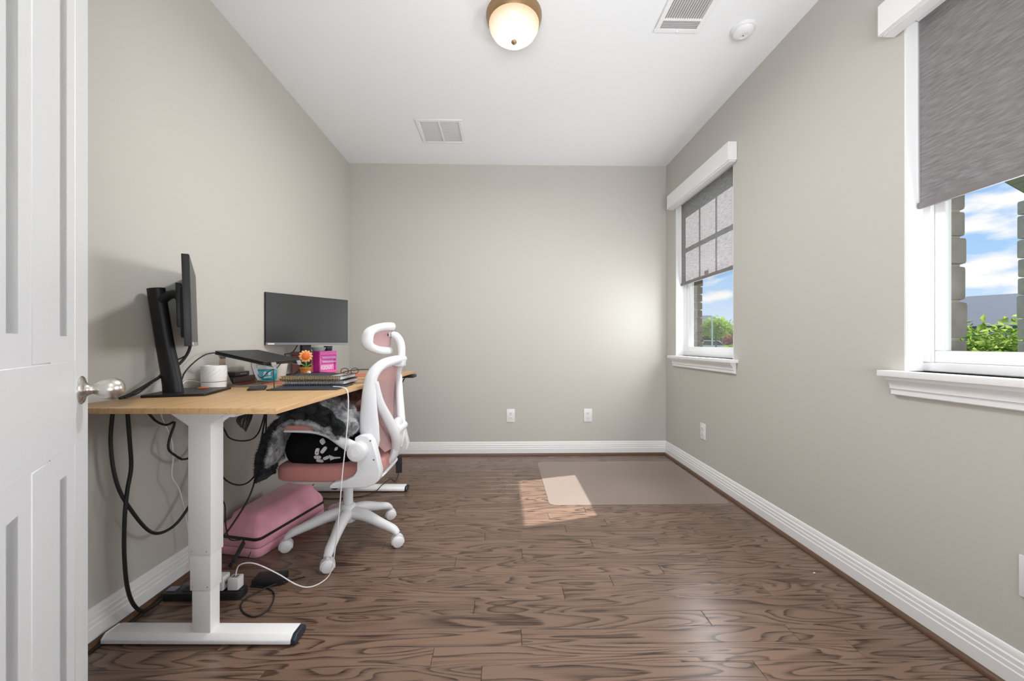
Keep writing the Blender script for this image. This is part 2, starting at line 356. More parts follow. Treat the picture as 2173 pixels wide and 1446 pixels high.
# ---------------------------------------------------------------- windows
def window(n, y0, y1):
    w = structure(thing(f'window_{n}', (XR, (y0 + y1) / 2, WZ0)))
    for nm, b_ in (('jamb', MB().box(XR + 0.001, 1.63, y0, y0 + 0.006, WZ0, WZ1)), ('jamb', MB().box(XR + 0.001, 1.63, y1 - 0.006, y1, WZ0, WZ1)), ('head', MB().box(XR + 0.001, 1.63, y0, y1, WZ1 - 0.006, WZ1))):
        b_.build(nm, 'trim_white', w)
    MB().ring((y0, y1, WZ0, WZ1), (y0 + 0.034, y1 - 0.034, WZ0 + 0.034, WZ1 - 0.034), 'X', 1.618, OUT).build('frame', 'vinyl', w, bevel=0.003, seg=1)
    a, b2, zm = y0 + 0.034, y1 - 0.034, 1.615
    fw = 0.036
    MB().ring((a, b2, WZ0 + 0.034, zm + 0.02), (a + fw, b2 - fw, WZ0 + 0.034 + 0.045, zm - 0.016), 'X', 1.630, 1.655).build('lower_sash', 'vinyl', w, bevel=0.003, seg=1)
    MB().ring((a, b2, zm - 0.02, WZ1 - 0.034), (a + fw, b2 - fw, zm + 0.018, WZ1 - 0.034 - fw), 'X', 1.662, 1.688).build('upper_sash', 'vinyl', w, bevel=0.003, seg=1)
    MB().box(1.642, 1.646, a + fw - 0.004, b2 - fw + 0.004, WZ0 + 0.075, zm - 0.012).build('pane', 'window_glass', w)
    MB().box(1.674, 1.678, a + fw - 0.004, b2 - fw + 0.004, zm + 0.014, WZ1 - 0.066).build('pane', 'window_glass', w)
    ya, yb, za, zb = a + fw, b2 - fw, zm + 0.018, WZ1 - 0.07
    for i in (1, 2):
        yy = ya + (yb - ya) * i / 3; MB().box(1.664, 1.686, yy - 0.009, yy + 0.009, za, zb).build('muntin', 'vinyl', w)
    zz = (za + zb) / 2; MB().box(1.664, 1.686, ya, yb, zz - 0.009, zz + 0.009).build('muntin', 'vinyl', w)
    MB().box(1.612, 1.632, (y0 + y1) / 2 - 0.03, (y0 + y1) / 2 + 0.03, zm + 0.018, zm + 0.032).build('sash_lock', 'vinyl', w, bevel=0.004)
    MB().box(1.495, 1.62, y0 - 0.055, y1 + 0.055, WZ0 - 0.022, WZ0).box(1.55, 1.62, y0 + 0.001, y1 - 0.001, WZ0 - 0.002, WZ0).build('stool', 'trim_white', w, bevel=0.005)
    ap = [(1.548, WZ0 - 0.022), (1.508, WZ0 - 0.022), (1.511, WZ0 - 0.036), (1.521, WZ0 - 0.046), (1.527, WZ0 - 0.062), (1.527, WZ0 - 0.070), (1.533, WZ0 - 0.072), (1.533, WZ0 - 0.092), (1.538, WZ0 - 0.096), (1.548, WZ0 - 0.096)]
    MB().prism(ap, 'Y', y0 - 0.035, y1 + 0.035).build('apron', 'trim_white', w, smooth=True, ang=30)
    return w
window(1, *WIN[0]); window(2, *WIN[1])

# ---------------------------------------------------------------- roller shades
mix_mat('shade_fabric', (0.355, 0.333, 0.342), 0.50, 0.50, 0.035, vscale=10, var=0.2, stretch=(1, 2.0, 14.0))
mat('shade_bar', (0.20, 0.19, 0.19), 0.7, var=0.1, vscale=60)
def shade(y0, y1, label):
    t = thing('roller_shade', (1.59, (y0 + y1) / 2, 1.575), label, 'shade', 'roller shades in the two windows')
    b_ = MB().box(1.488, 1.500, y0 - 0.045, y1 + 0.045, 2.27, 2.392).box(1.500, 1.548, y0 - 0.045, y0 - 0.037, 2.27, 2.392).box(1.500, 1.548, y1 + 0.037, y1 + 0.045, 2.27, 2.392).box(1.500, 1.548, y0 - 0.037, y1 + 0.037, 2.384, 2.392)
    b_.build('valance', 'trim_white', t, bevel=0.002, seg=1)
    MB().box(1.500, 1.548, y0 - 0.037, y1 + 0.037, 2.262, 2.275).build('valance_bottom_rail', 'trim_white', t, bevel=0.003, seg=1)
    g = MB(); ny, nz_ = 24, 8; vs = []; fs = []
    for iz in range(nz_ + 1):
        for iy in range(ny + 1):
            y = y0 + 0.016 + (y1 - y0 - 0.032) * iy / ny; zz = 1.585 + (2.31 - 1.585) * iz / nz_
            vs.append((1.594 + 0.0016 * math.sin(iy * 0.9) * (1 - iz / nz_) , y, zz))
    for iz in range(nz_):
        for iy in range(ny): q = iz * (ny + 1) + iy; fs.append((q, q + 1, q + ny + 2, q + ny + 1))
    g.add(vs, fs).build('fabric', 'shade_fabric', t, smooth=True)
    MB().cyl((1.594, y0 + 0.012, 2.305), (1.594, y1 - 0.012, 2.305), 0.017, 16).build('roller_tube', 'white_plastic', t, smooth=True)
    MB().box(1.588, 1.600, y0 + 0.012, y1 - 0.012, 1.566, 1.590).build('hem_bar', 'shade_bar', t, bevel=0.004)
    return t
shade(*WIN[0], 'grey roller shade glowing with window grid shadow, in the window by the corner')
shade(*WIN[1], 'dark grey roller shade in the nearer window, cut by the frame edge')

# ---------------------------------------------------------------- door leaf
mat('door_paint', (0.68, 0.69, 0.71), 0.42, var=0.015, vscale=6, bump=0.10, bscale=40, stretch=(9, 9, 0.7))
DL = Vector((-1.0217, 0.98, 0.0)); dd = Vector((-0.58, 0.8144, 0)).normalized()
# local frame: x runs from the hinge to the leading edge, the room side is -y... the face seen is at y = 0
hinge = DL - dd * 0.61
door = structure(thing('door_1', (hinge.x, hinge.y, 0.0), rotz=math.atan2(dd.y, dd.x)))
st, pn, mu_, T = 0.105, 0.1525, 0.095, 0.035
cols = [(st, st + pn), (st + pn + mu_, 0.61 - st)]
rows_ = [(0.24, 0.825), (1.012, 2.26)]
def dbox(nm, x0, x1, z0, z1, y0=0.0, y1=T, bev=0.002): return MB().box(x0, x1, y0, y1, z0, z1).build(nm, 'door_paint', door, bevel=bev, seg=1)
dbox('stile', 0, st, 0.012, 2.40); dbox('stile', 0.61 - st, 0.61, 0.012, 2.40)
dbox('mullion', st + pn, st + pn + mu_, 0.24, 0.825); dbox('mullion', st + pn, st + pn + mu_, 1.012, 2.26)
dbox('rail', st, 0.61 - st, 0.012, 0.24); dbox('rail', st, 0.61 - st, 0.825, 1.012); dbox('rail', st, 0.61 - st, 2.26, 2.40)
for (x0, x1) in cols:
    for (z0, z1) in rows_:
        b_ = MB(); g1, g2 = 0.024, 0.050
        def rect(i, y): return [(x0 + i, y, z0 + i), (x1 - i, y, z0 + i), (x1 - i, y, z1 - i), (x0 + i, y, z1 - i)]
        for sgn in (0, 1):
            Y = (lambda v: v) if not sgn else (lambda v: T - v)
            b_.rings([rect(-0.001, Y(0.001)), rect(0.004, Y(0.003)), rect(0.014, Y(0.0100)), rect(g1, Y(0.0100)), rect(g2, Y(0.0015)), rect(g2 + 0.004, Y(0.001))])
        b_.box(x0, x1, 0.0135, T - 0.0135, z0, z1); b_.build('panel', 'door_paint', door)
# face seen from the camera: which side? decided by the sign of the local normal
side = 1 if Vector((-dd.y, dd.x, 0)).dot(-DL) > 0 else -1
yk = T if side > 0 else 0.0
kn = MB().lathe([(0.001, 0.074), (0.010, 0.0735), (0.019, 0.068), (0.025, 0.058), (0.0262, 0.050), (0.0245, 0.040), (0.020, 0.031), (0.0145, 0.0245), (0.0125, 0.021), (0.001, 0.021)], (0, 0, 0), 28, 'Y')
kn.v = [(x, y * side + yk, z) for x, y, z in kn.v]; kn.v = [(x + 0.61 - 0.062, y, z + 0.942) for x, y, z in kn.v]
kob = kn.build('door_knob', 'nickel', door, smooth=True)
rs = MB().lathe([(0.001, 0.0), (0.033, 0.0), (0.033, 0.002), (0.030, 0.005), (0.021, 0.0075), (0.015, 0.010), (0.011, 0.016), (0.011, 0.0225), (0.001, 0.0225)], (0, 0, 0), 28, 'Y')
rs.v = [(x + 0.61 - 0.062, y * side + yk, z + 0.942) for x, y, z in rs.v]; rs.build('rosette', 'nickel', kob, smooth=True)
MB().box(0.6095, 0.611, 0.006, T - 0.006, 0.915, 0.97).build('latch_plate', 'nickel', door)

# ---------------------------------------------------------------- ceiling fittings
mat('lamp_brass', (0.36, 0.23, 0.12), 0.35, metal=0.7, var=0.1)
def alabaster():
    m, t, b = principled('alabaster'); L = t.links.new
    lw = N(t, 'ShaderNodeTexCoord'); nz = N(t, 'ShaderNodeTexNoise'); nz.inputs['Scale'].default_value = 9; L(lw.outputs['Object'], nz.inputs['Vector'])
    sp = N(t, 'ShaderNodeSeparateXYZ'); L(lw.outputs['Object'], sp.inputs[0])
    rp = N(t, 'ShaderNodeValToRGB'); mr = N(t, 'ShaderNodeMapRange'); L(sp.outputs['Z'], mr.inputs[0]); mr.inputs[1].default_value = -0.055; mr.inputs[2].default_value = -0.15
    ad = N(t, 'ShaderNodeMath', operation='MULTIPLY_ADD'); L(nz.outputs[0], ad.inputs[0]); ad.inputs[1].default_value = 0.25; L(mr.outputs[0], ad.inputs[2]); L(ad.outputs[0], rp.inputs[0])
    rp.color_ramp.elements[0].color = (0.50, 0.24, 0.07, 1); rp.color_ramp.elements[1].color = (1.0, 0.93, 0.80, 1); rp.color_ramp.elements[1].position = 0.75
    b.inputs['Base Color'].default_value = (0.40, 0.33, 0.25, 1); b.inputs['Roughness'].default_value = 0.25
    L(rp.outputs[0], b.inputs['Emission Color']); b.inputs['Emission Strength'].default_value = 0.95; MATS['alabaster'] = m
alabaster()
LX, LY = 0.055, 2.0
lamp = thing('ceiling_lamp', (LX, LY, ZC), 'flush dome ceiling lamp with lit cream glass bowl and brass finial', 'lamp')
MB().lathe([(0.001, ZC), (0.143, ZC), (0.143, ZC - 0.012), (0.139, ZC - 0.030), (0.131, ZC - 0.046), (0.001, ZC - 0.046)], (LX, LY, 0), 40).build('pan', 'lamp_brass', lamp, smooth=True)
MB().lathe([(0.129, ZC - 0.040), (0.129, ZC - 0.050), (0.124, ZC - 0.070), (0.111, ZC - 0.092), (0.088, ZC - 0.112), (0.055, ZC - 0.127), (0.018, ZC - 0.133), (0.001, ZC - 0.134)], (LX, LY, 0), 40).build('glass_bowl', 'alabaster', lamp, smooth=True)
MB().lathe([(0.001, ZC - 0.130), (0.013, ZC - 0.132), (0.014, ZC - 0.138), (0.009, ZC - 0.145), (0.001, ZC - 0.149)], (LX, LY, 0), 16).build('finial', 'lamp_brass', lamp, smooth=True)
pl = bpy.data.lights.new('lamp_bulb', 'AREA'); pl.shape = 'DISK'; pl.size = 0.24; pl.energy = 23; pl.color = (1.0, 0.98, 0.95)
plo = bpy.data.objects.new('lamp_bulb', pl); C.objects.link(plo); plo.location = (LX, LY, ZC - 0.17)

mat('vent_white', (0.85, 0.855, 0.86), 0.4, var=0.01); mat('vent_inner', (0.92, 0.92, 0.92), 0.8); mat('vent_dark', (0.48, 0.48, 0.49), 0.8)
g = thing('return_air_grille', (-0.49, 3.105, ZC), 'square white return air grille with centre bar, on the ceiling near the back wall', 'vent')
gx0, gx1, gy0, gy1 = -0.667, -0.313, 2.930, 3.280
MB().ring((gx0, gx1, gy0, gy1), (gx0 + 0.03, gx1 - 0.03, gy0 + 0.03, gy1 - 0.03), 'Z', ZC - 0.009, ZC - 0.0002).build('frame', 'vent_white', g, bevel=0.003, seg=1)
MB().box(-0.497, -0.483, gy0 + 0.03, gy1 - 0.03, ZC - 0.008, ZC - 0.001).build('centre_bar', 'vent_white', g)
MB().box(gx0 + 0.03, gx1 - 0.03, gy0 + 0.03, gy1 - 0.03, ZC - 0.0012, ZC - 0.0004).build('backing', 'vent_inner', g)
ls = MB(); n_ = 26
for i in range(n_):
    y = gy0 + 0.034 + (gy1 - gy0 - 0.068) * i / (n_ - 1)
    ls.prism([(y - 0.004, ZC - 0.0065), (y + 0.003, ZC - 0.0015), (y + 0.004, ZC - 0.0015), (y - 0.003, ZC - 0.0065)], 'X', gx0 + 0.03, gx1 - 0.03)
ls.build('louvers', 'vent_white', g)
g = thing('supply_register', (0.93, 1.90, ZC), 'white louvred supply register on the ceiling beside the smoke detector', 'vent')
sx0, sx1, sy0, sy1 = 0.808, 1.056, 1.70, 2.085
MB().ring((sx0, sx1, sy0, sy1), (sx0 + 0.028, sx1 - 0.028, sy0 + 0.028, sy1 - 0.028), 'Z', ZC - 0.008, ZC - 0.0002).build('frame', 'vent_white', g, bevel=0.003, seg=1)
MB().box(sx0 + 0.028, sx1 - 0.028, sy0 + 0.028, sy1 - 0.028, ZC - 0.0012, ZC - 0.0004).build('backing', 'vent_dark', g)
MB().box(sx0 + 0.02, sx1 - 0.02, 1.995, 2.003, ZC - 0.010, ZC - 0.001).build('divider', 'vent_white', g)
for i in range(15):
    x = sx0 + 0.036 + (sx1 - sx0 - 0.072) * i / 14
    MB().prism([(x - 0.0042, ZC - 0.009), (x + 0.001, ZC - 0.0015), (x + 0.003, ZC - 0.0015), (x - 0.0022, ZC - 0.009)], 'Y', sy0 + 0.028, 1.995).build('louver', 'vent_white', g)
for i in range(5):
    y = 2.010 + 0.0105 * i
    MB().prism([(y - 0.001, ZC - 0.009), (y + 0.005, ZC - 0.0015), (y + 0.007, ZC - 0.0015), (y + 0.001, ZC - 0.009)], 'X', sx0 + 0.03, sx1 - 0.03).build('louver', 'vent_white', g)
MB().box(0.928, 0.936, 2.066, 2.070, ZC - 0.016, ZC - 0.008).build('damper_tab', 'vent_white', g)
sm = thing('smoke_detector', (1.285, 2.055, ZC), 'round white smoke detector on the ceiling by the right wall', 'smoke detector')
MB().lathe([(0.001, ZC), (0.060, ZC), (0.060, ZC - 0.010), (0.056, ZC - 0.014), (0.001, ZC - 0.014)], (1.285, 2.055, 0), 32).build('base', 'white_plastic', sm, smooth=True)
MB().lathe([(0.001, ZC - 0.013), (0.052, ZC - 0.013), (0.050, ZC - 0.028), (0.040, ZC - 0.036), (0.022, ZC - 0.038), (0.021, ZC - 0.036), (0.001, ZC - 0.037)], (1.285, 2.055, 0), 32).build('cover', 'white_plastic', sm, smooth=True)
MB().lathe([(0.001, ZC - 0.0365), (0.003, ZC - 0.0365), (0.003, ZC - 0.039), (0.001, ZC - 0.039)], (1.285, 2.055, 0), 10).build('indicator', 'dark_slot', sm)

# ---------------------------------------------------------------- wall outlets
def outlet(pos, wall, label, blank=False):
    t = thing('wall_outlet', pos, label, 'outlet', 'white wall plates', rotz={'back': 0.0, 'right': R(-90)}[wall])
    # local: plate in XZ, facing -y
    MB().box(-0.0395, 0.0395, -0.006, -0.0002, -0.062, 0.062).build('cover_plate', 'white_plastic', t, bevel=0.003)
    for s_ in (-1, 1):
        zc = 0.021 * s_
        r = MB().prism([(0.0165 * math.cos(a), zc + max(-0.0125, min(0.0125, 0.0165 * math.sin(a)))) for a in [2 * math.pi * j / 20 for j in range(20)]], 'Y', -0.0085, -0.005)
        ro = r.build('receptacle', 'white_plastic', t, bevel=0.0008, seg=1)
        for x_, w_ in ((-0.0065, 0.0012), (0.0065, 0.0012)): MB().box(x_ - w_, x_ + w_, -0.0089, -0.0080, zc - 0.001, zc + 0.007).build('slot', 'dark_slot', ro)
        MB().cyl((0, -0.0089, zc - 0.0065), (0, -0.0080, zc - 0.0065), 0.0025, 10).build('ground_hole', 'dark_slot', ro)
    MB().cyl((0, -0.0068, 0), (0, -0.0058, 0), 0.003, 10).build('screw', 'silver', t)
    return t
outlet((0.069, YB, 0.372), 'back', 'white duplex outlet on the back wall, the one closer to the desk')
outlet((0.802, YB, 0.372), 'back', 'white duplex outlet on the back wall, above the clear floor mat')
outlet((XR, 2.978, 0.372), 'right', 'white duplex outlet on the right wall below the far window')
outlet((XR, 1.092, 0.358), 'right', 'white wall plate low on the right wall, cut off by the frame edge')

# ---------------------------------------------------------------- clear floor mat
mix_mat('clear_mat', (0.52, 0.43, 0.375), 0.97, 0.03, 0.70, vscale=2.0, var=0.08, rough=0.28, transp_col=(0.97, 0.96, 0.95))
def rrect(x0, x1, y0, y1, r, n=6):
    out = []
    for cx_, cy_, a0 in ((x1 - r, y1 - r, 0), (x0 + r, y1 - r, 90), (x0 + r, y0 + r, 180), (x1 - r, y0 + r, 270)):
        for i in range(n + 1):
            a = R(a0 + 90 * i / n); out.append((cx_ + r * math.cos(a), cy_ + r * math.sin(a)))
    return out
mt = MB().prism(rrect(0.30, 1.498, 2.515, 3.435, 0.045), 'Z', 0.0006, 0.0032).build('chair_mat', 'clear_mat', bevel=0.0008, seg=1, origin=(0.9, 2.97, 0))
tag(mt, 'clear plastic chair mat lying on the floor in the back right corner', 'floor mat')
mat('crumb', (0.85, 0.80, 0.72), 0.8)
tag(MB().blob((1.42, 1.744, 0.003), (0.006, 0.0035, 0.003), 2, 10, 6).build('paint_chip', 'crumb', smooth=True), 'tiny pale chip lying on the floor near the right baseboard', 'debris')
def xf(mb, M):
    mb.v = [tuple(M @ Vector(v)) for v in mb.v]; return mb
def frame(loc, rz, tilt=0.0): return Matrix.Translation(loc) @ Matrix.Rotation(rz, 4, 'Z') @ Matrix.Rotation(tilt, 4, 'X')

# ---------------------------------------------------------------- standing desk
DZT, DTH = 0.8455, 0.019
desk = thing('standing_desk', (-0.718, 1.248, 0.0), 'height adjustable desk with bamboo top and white steel legs along the left wall', 'desk', rotz=-0.0272)
DW, DLN = 0.713, 1.735
MB().box(-DW, 0, 0, DLN, DZT - DTH, DZT).build('desktop', 'bamboo', desk, bevel=0.0025, seg=2)
mat('foot_cap', (0.02, 0.03, 0.045), 0.35, var=0.1)
for ly in (0.112, 1.512):
    y0, y1 = ly, ly + 0.078; yc = (y0 + y1) / 2
    foot = MB().prism([(y0, 0.008), (y1, 0.008), (y1, 0.024), (y1 - 0.012, 0.037), (y0 + 0.016, 0.037), (y0, 0.022)], 'X', -0.672, -0.022).build('foot', 'steel_white', desk, bevel=0.002, seg=1)
    MB().prism([(y0 + 0.002, 0.006), (y1 - 0.002, 0.006), (y1 - 0.002, 0.024), (y1 - 0.014, 0.036), (y0 + 0.018, 0.036), (y0 + 0.002, 0.022)], 'X', -0.022, -0.006).build('end_cap', 'foot_cap', foot, bevel=0.002, seg=1)
    MB().prism([(y0 + 0.002, 0.006), (y1 - 0.002, 0.006), (y1 - 0.002, 0.024), (y1 - 0.014, 0.036), (y0 + 0.018, 0.036), (y0 + 0.002, 0.022)], 'X', -0.684, -0.672).build('end_cap', 'steel_white', foot, bevel=0.002, seg=1)
    for fx in (-0.60, -0.08): MB().cyl((fx, yc, 0.0), (fx, yc, 0.010), 0.016, 14).build('levelling_pad', 'black_rubber', foot)
    leg = MB().box(-0.384, -0.304, yc - 0.03, yc + 0.03, 0.312, 0.768).build('leg', 'steel_white', desk, bevel=0.003)
    MB().box(-0.3805, -0.3075, yc - 0.0265, yc + 0.0265, 0.186, 0.34).build('middle_stage', 'steel_white', leg, bevel=0.003)
    MB().box(-0.3765, -0.3115, yc - 0.0225, yc + 0.0225, 0.036, 0.22).build('lower_stage', 'steel_white', leg, bevel=0.003)
    for sx in (-0.370, -0.318):
        for sz in (0.326, 0.200): MB().cyl((sx, yc - (0.031 if sz > 0.3 else 0.0275), sz), (sx, yc - 0.02, sz), 0.0022, 8).build('screw', 'silver', leg)
    b_ = MB().box(-0.384, -0.304, yc - 0.034, yc + 0.034, 0.766, DZT - DTH - 0.010)
    b_.prism([(-0.384, 0.770), (-0.304, 0.770), (-0.235, DZT - DTH - 0.010), (-0.453, DZT - DTH - 0.010)], 'Y', yc - 0.036, yc - 0.032)
    b_.prism([(-0.384, 0.770), (-0.304, 0.770), (-0.235, DZT - DTH - 0.010), (-0.453, DZT - DTH - 0.010)], 'Y', yc + 0.032, yc + 0.036)
    b_.build('motor_bracket', 'steel_white', desk)
    MB().box(-0.665, -0.045, yc - 0.036, yc + 0.036, DZT - DTH - 0.011, DZT - DTH - 0.0002).build('support_arm', 'steel_white', desk)
for cx_ in (-0.400, -0.288): MB().box(cx_ - 0.02, cx_ + 0.02, 0.185, 1.515, 0.782, DZT - DTH - 0.001).build('cross_bar', 'steel_white', desk, bevel=0.002, seg=1)
hs = MB().box(-0.072, 0.012, 1.625, 1.725, DZT - DTH - 0.028, DZT - DTH - 0.006); hs.box(-0.060, -0.02, 1.64, 1.71, DZT - DTH - 0.008, DZT - DTH)
hs.build('handset', 'black_plastic', desk, bevel=0.005)

# ---------------------------------------------------------------- monitors
mat('screen_black', (0.022, 0.023, 0.024), 0.36, var=0.03, spec=0.5)
mat('monitor_black', (0.011, 0.011, 0.012), 0.42, var=0.05, spec=0.35)
mat('bezel_grey', (0.20, 0.21, 0.24), 0.35, var=0.04)
mat('sticker', (0.75, 0.76, 0.78), 0.5)
def display(t, c, rz, tilt, strip=True):
    """screen centre c, facing local -y"""
    M = frame(c, rz, tilt); w, h = 0.2725, 0.1605
    body = xf(MB().box(-w, w, 0.0, 0.021, -h, h), M).build('display', 'monitor_black', t, bevel=0.002)
    xf(MB().box(-w + 0.003, w - 0.003, -0.0012, 0.001, -h + 0.016, h - 0.003), M).build('screen', 'screen_black', body)
    xf(MB().box(-w + 0.001, w - 0.001, -0.0022, 0.001, -h, -h + 0.0155), M).build('bottom_bezel', 'bezel_grey', body, bevel=0.001, seg=1)
    xf(MB().box(-w + 0.012, -w + 0.050, -0.0030, -0.0015, -h + 0.003, -h + 0.012), M).build('maker_badge', 'sticker', body)
    xf(MB().prism([(-0.16, -0.13), (0.16, -0.13), (0.16, 0.06), (-0.16, 0.06)], 'Y', 0.020, 0.036), M).build('rear_housing', 'monitor_black', body, bevel=0.008)
    xf(MB().box(-0.055, 0.055, 0.034, 0.052, -0.085, 0.085), M).build('mount_plate', 'monitor_black', t, bevel=0.003)
    return M
# left monitor, seen almost edge-on
m1 = thing('monitor', (-1.30, 1.60, DZT), 'tall-stand black monitor seen edge-on at the near end of the desk', 'monitor', 'monitors on the desk')
M1 = display(m1, (-1.250, 1.600, 1.2025), R(126), R(-1.5))
bq = Vector((-1.298, 1.640, 0)); ba = R(15)
base_xy = rrect(-0.105, 0.105, -0.125, 0.125, 0.006, 2)
xf(MB().prism(base_xy, 'Z', 0, 0.010), frame((bq.x, bq.y, DZT), ba)).build('base', 'monitor_black', m1, bevel=0.002, seg=1)
MB().tube([(-1.338, 1.607, DZT + 0.008), (-1.344, 1.604, 0.92), (-1.365, 1.598, 1.06), (-1.392, 1.590, 1.272)], [0.036, 0.034, 0.031, 0.030], 20, smooth=4, ref=(1, 0.25, 0), r2=[0.020, 0.020, 0.022, 0.024]).build('column', 'monitor_black', m1, smooth=True)
MB().tube([(-1.372, 1.592, 1.222), (-1.345, 1.597, 1.246), (-1.318, 1.603, 1.250), (-1.292, 1.610, 1.205)], [0.016, 0.017, 0.018, 0.016], 12, smooth=4, ref=(0, 0, 1), r2=0.022).build('tilt_arm', 'monitor_black', m1, smooth=True)
# right monitor turned to the viewer
m2 = thing('monitor', (-1.28, 2.60, DZT), 'black monitor with blank dark screen facing the viewer, behind the flower toy', 'monitor', 'monitors on the desk')
M2 = display(m2, (-1.272, 2.592, 1.2025), R(54.5), 0.0)
M2b = frame((-1.302, 2.622, DZT), R(54.5))
xf(MB().prism(rrect(-0.12, 0.12, -0.13, 0.05, 0.006, 2), 'Z', 0, 0.010), M2b).build('base', 'monitor_black', m2, bevel=0.002, seg=1)
xf(MB().box(-0.032, 0.032, 0.014, 0.046, 0.008, 0.40), M2b).build('column', 'monitor_black', m2, bevel=0.008)

# ---------------------------------------------------------------- laptop on a stand
LA = math.atan2(0.055, 0.24)
lap = thing('laptop', (-1.24, 2.02, 0.98), 'closed black laptop lying tilted on a silver stand', 'laptop')
def slope(x): return 1.017 + (x + 1.36) * (-0.225)
lpM = Matrix.Translation((-1.24, 2.02, slope(-1.24) - 0.004)) @ Matrix.Rotation(math.atan(0.225), 4, 'Y')
xf(MB().prism(rrect(-0.122, 0.122, -0.163, 0.163, 0.010, 3), 'Z', -0.012, -0.0015), lpM).build('base', 'black_plastic', lap, bevel=0.002, seg=1)
mat('laptop_lid', (0.028, 0.028, 0.029), 0.5, var=0.05)
xf(MB().prism(rrect(-0.122, 0.122, -0.163, 0.163, 0.010, 3), 'Z', -0.0005, 0.005), lpM).build('lid', 'laptop_lid', lap, bevel=0.0015, seg=1)
xf(MB().box(-0.118, -0.105, -0.12, 0.12, -0.004, 0.003), lpM).build('hinge', 'black_plastic', lap)
st_ = thing('laptop_stand', (-1.28, 2.02, DZT), 'curved silver stand holding the closed laptop', 'laptop stand')
for yy in (1.905, 2.135):
    zf = lambda x: slope(x) - 0.021
    pts = [(-1.112, zf(-1.112) + 0.020), (-1.108, zf(-1.11) + 0.003), (-1.122, zf(-1.122)), (-1.335, zf(-1.335)), (-1.353, zf(-1.35) - 0.014), (-1.350, 0.93), (-1.325, DZT + 0.016), (-1.30, DZT + 0.0035), (-1.20, DZT + 0.0025)]
    pts3 = cspline([Vector((x, yy, z)) for x, z in pts], [1] * len(pts), [1] * len(pts), 5, False)[0]
    b_ = MB(); loops = []
    for i, p in enumerate(pts3):
        a, c_ = pts3[max(0, i - 1)], pts3[min(len(pts3) - 1, i + 1)]; tn = (c_ - a).normalized(); nn = Vector((-tn.z, 0, tn.x)) * 0.0017
        loops.append([p + nn + Vector((0, -0.019, 0)), p + nn + Vector((0, 0.019, 0)), p - nn + Vector((0, 0.019, 0)), p - nn + Vector((0, -0.019, 0))])
    b_.rings(loops).build('arm', 'silver', st_, smooth=True, ang=35)
MB().prism([(x_, slope(x_) - 0.0215 - d_) for x_, d_ in ((-1.26, 0), (-1.20, 0), (-1.20, 0.003), (-1.26, 0.003))], 'Y', 1.905, 2.135).build('cross_plate', 'silver', st_)

# ---------------------------------------------------------------- desk clutter
mat('ceramic', (0.80, 0.79, 0.77), 0.45, var=0.02); mat('groove', (0.22, 0.22, 0.22), 0.8)
cu = thing('aroma_diffuser', (-1.340, 1.832, DZT), 'white embossed cylindrical diffuser on the desk beside the edge-on monitor', 'diffuser')
cx0, cy0 = -1.340, 1.832
MB().lathe([(0.001, DZT), (0.043, DZT), (0.048, DZT + 0.004), (0.049, DZT + 0.029), (0.001, DZT + 0.029)], (cx0, cy0, 0), 36).build('foot_ring', 'ceramic', cu, smooth=True)
MB().lathe([(0.046, DZT + 0.028), (0.0465, DZT + 0.0325)], (cx0, cy0, 0), 36).build('groove', 'groove', cu)
body = MB().lathe([(0.001, DZT + 0.032), (0.049, DZT + 0.032), (0.0495, DZT + 0.036), (0.0495, DZT + 0.098), (0.046, DZT + 0.104), (0.036, DZT + 0.105), (0.034, DZT + 0.100), (0.001, DZT + 0.100)], (cx0, cy0, 0), 36).build('body', 'ceramic', cu, smooth=True)
rb = MB()
for k in range(14):
    for sgn in (1,):
        a0 = 2 * math.pi * k / 14
        rb.tube([(cx0 + 0.0495 * math.cos(a0 + sgn * q * 0.9), cy0 + 0.0495 * math.sin(a0 + sgn * q * 0.9), DZT + 0.048 + 0.040 * q) for q in (0, 0.25, 0.5, 0.75, 1)], 0.0012, 6, smooth=2)
rb.build('ribs', 'ceramic', body, smooth=True)
mat('espresso', (0.030, 0.019, 0.019), 0.35, var=0.15); mat('dark_red', (0.22, 0.035, 0.025), 0.5)
t = thing('storage_box', (-1.355, 2.075, DZT), 'low dark brown box with red edge on the desk, under a smaller dark box', 'box')
Mb = frame((-1.372, 2.018, DZT), R(0)); xf(MB().box(-0.055, 0.055, -0.085, 0.085, 0.001, 0.009), Mb).build('bottom_tray', 'dark_red', t, bevel=0.001, seg=1)
xf(MB().box(-0.052, 0.052, -0.082, 0.082, 0.009, 0.040), Mb).build('lid', 'espresso', t, bevel=0.002, seg=1)
t = thing('docking_box', (-1.372, 2.045, DZT + 0.040), 'small dark plum box resting on the low brown box', 'box')
xf(MB().box(-0.04, 0.04, -0.055, 0.055, 0.0405, 0.064), Mb).build('case', 'espresso', t, bevel=0.005); xf(MB().box(0.0395, 0.0412, -0.02, 0.03, 0.050, 0.054), Mb).build('status_window', 'bezel_grey', t)
mat('pouch_blue', (0.02, 0.36, 0.46), 0.3, var=0.35, vscale=30); mat('pouch_clear', (0.55, 0.60, 0.63), 0.25, var=0.15, vscale=20); mat('pouch_white', (0.75, 0.80, 0.82), 0.5); mat('pouch_red', (0.45, 0.06, 0.12), 0.5)
t = thing('snack_pouch', (-1.325, 2.205, DZT), 'clear topped turquoise pouch with white print, standing under the laptop', 'pouch')
Mp = frame((-1.325, 2.205, DZT), R(42))
bp = xf(MB().prism([(-0.048, 0.002), (0.048, 0.002), (0.050, 0.060), (-0.050, 0.060)], 'Y', -0.022, 0.022), Mp).build('bag', 'pouch_blue', t, bevel=0.008)
xf(MB().prism([(-0.049, 0.060), (0.049, 0.060), (0.044, 0.097), (-0.044, 0.097)], 'Y', -0.014, 0.014), Mp).build('window_top', 'pouch_clear', t, bevel=0.008)
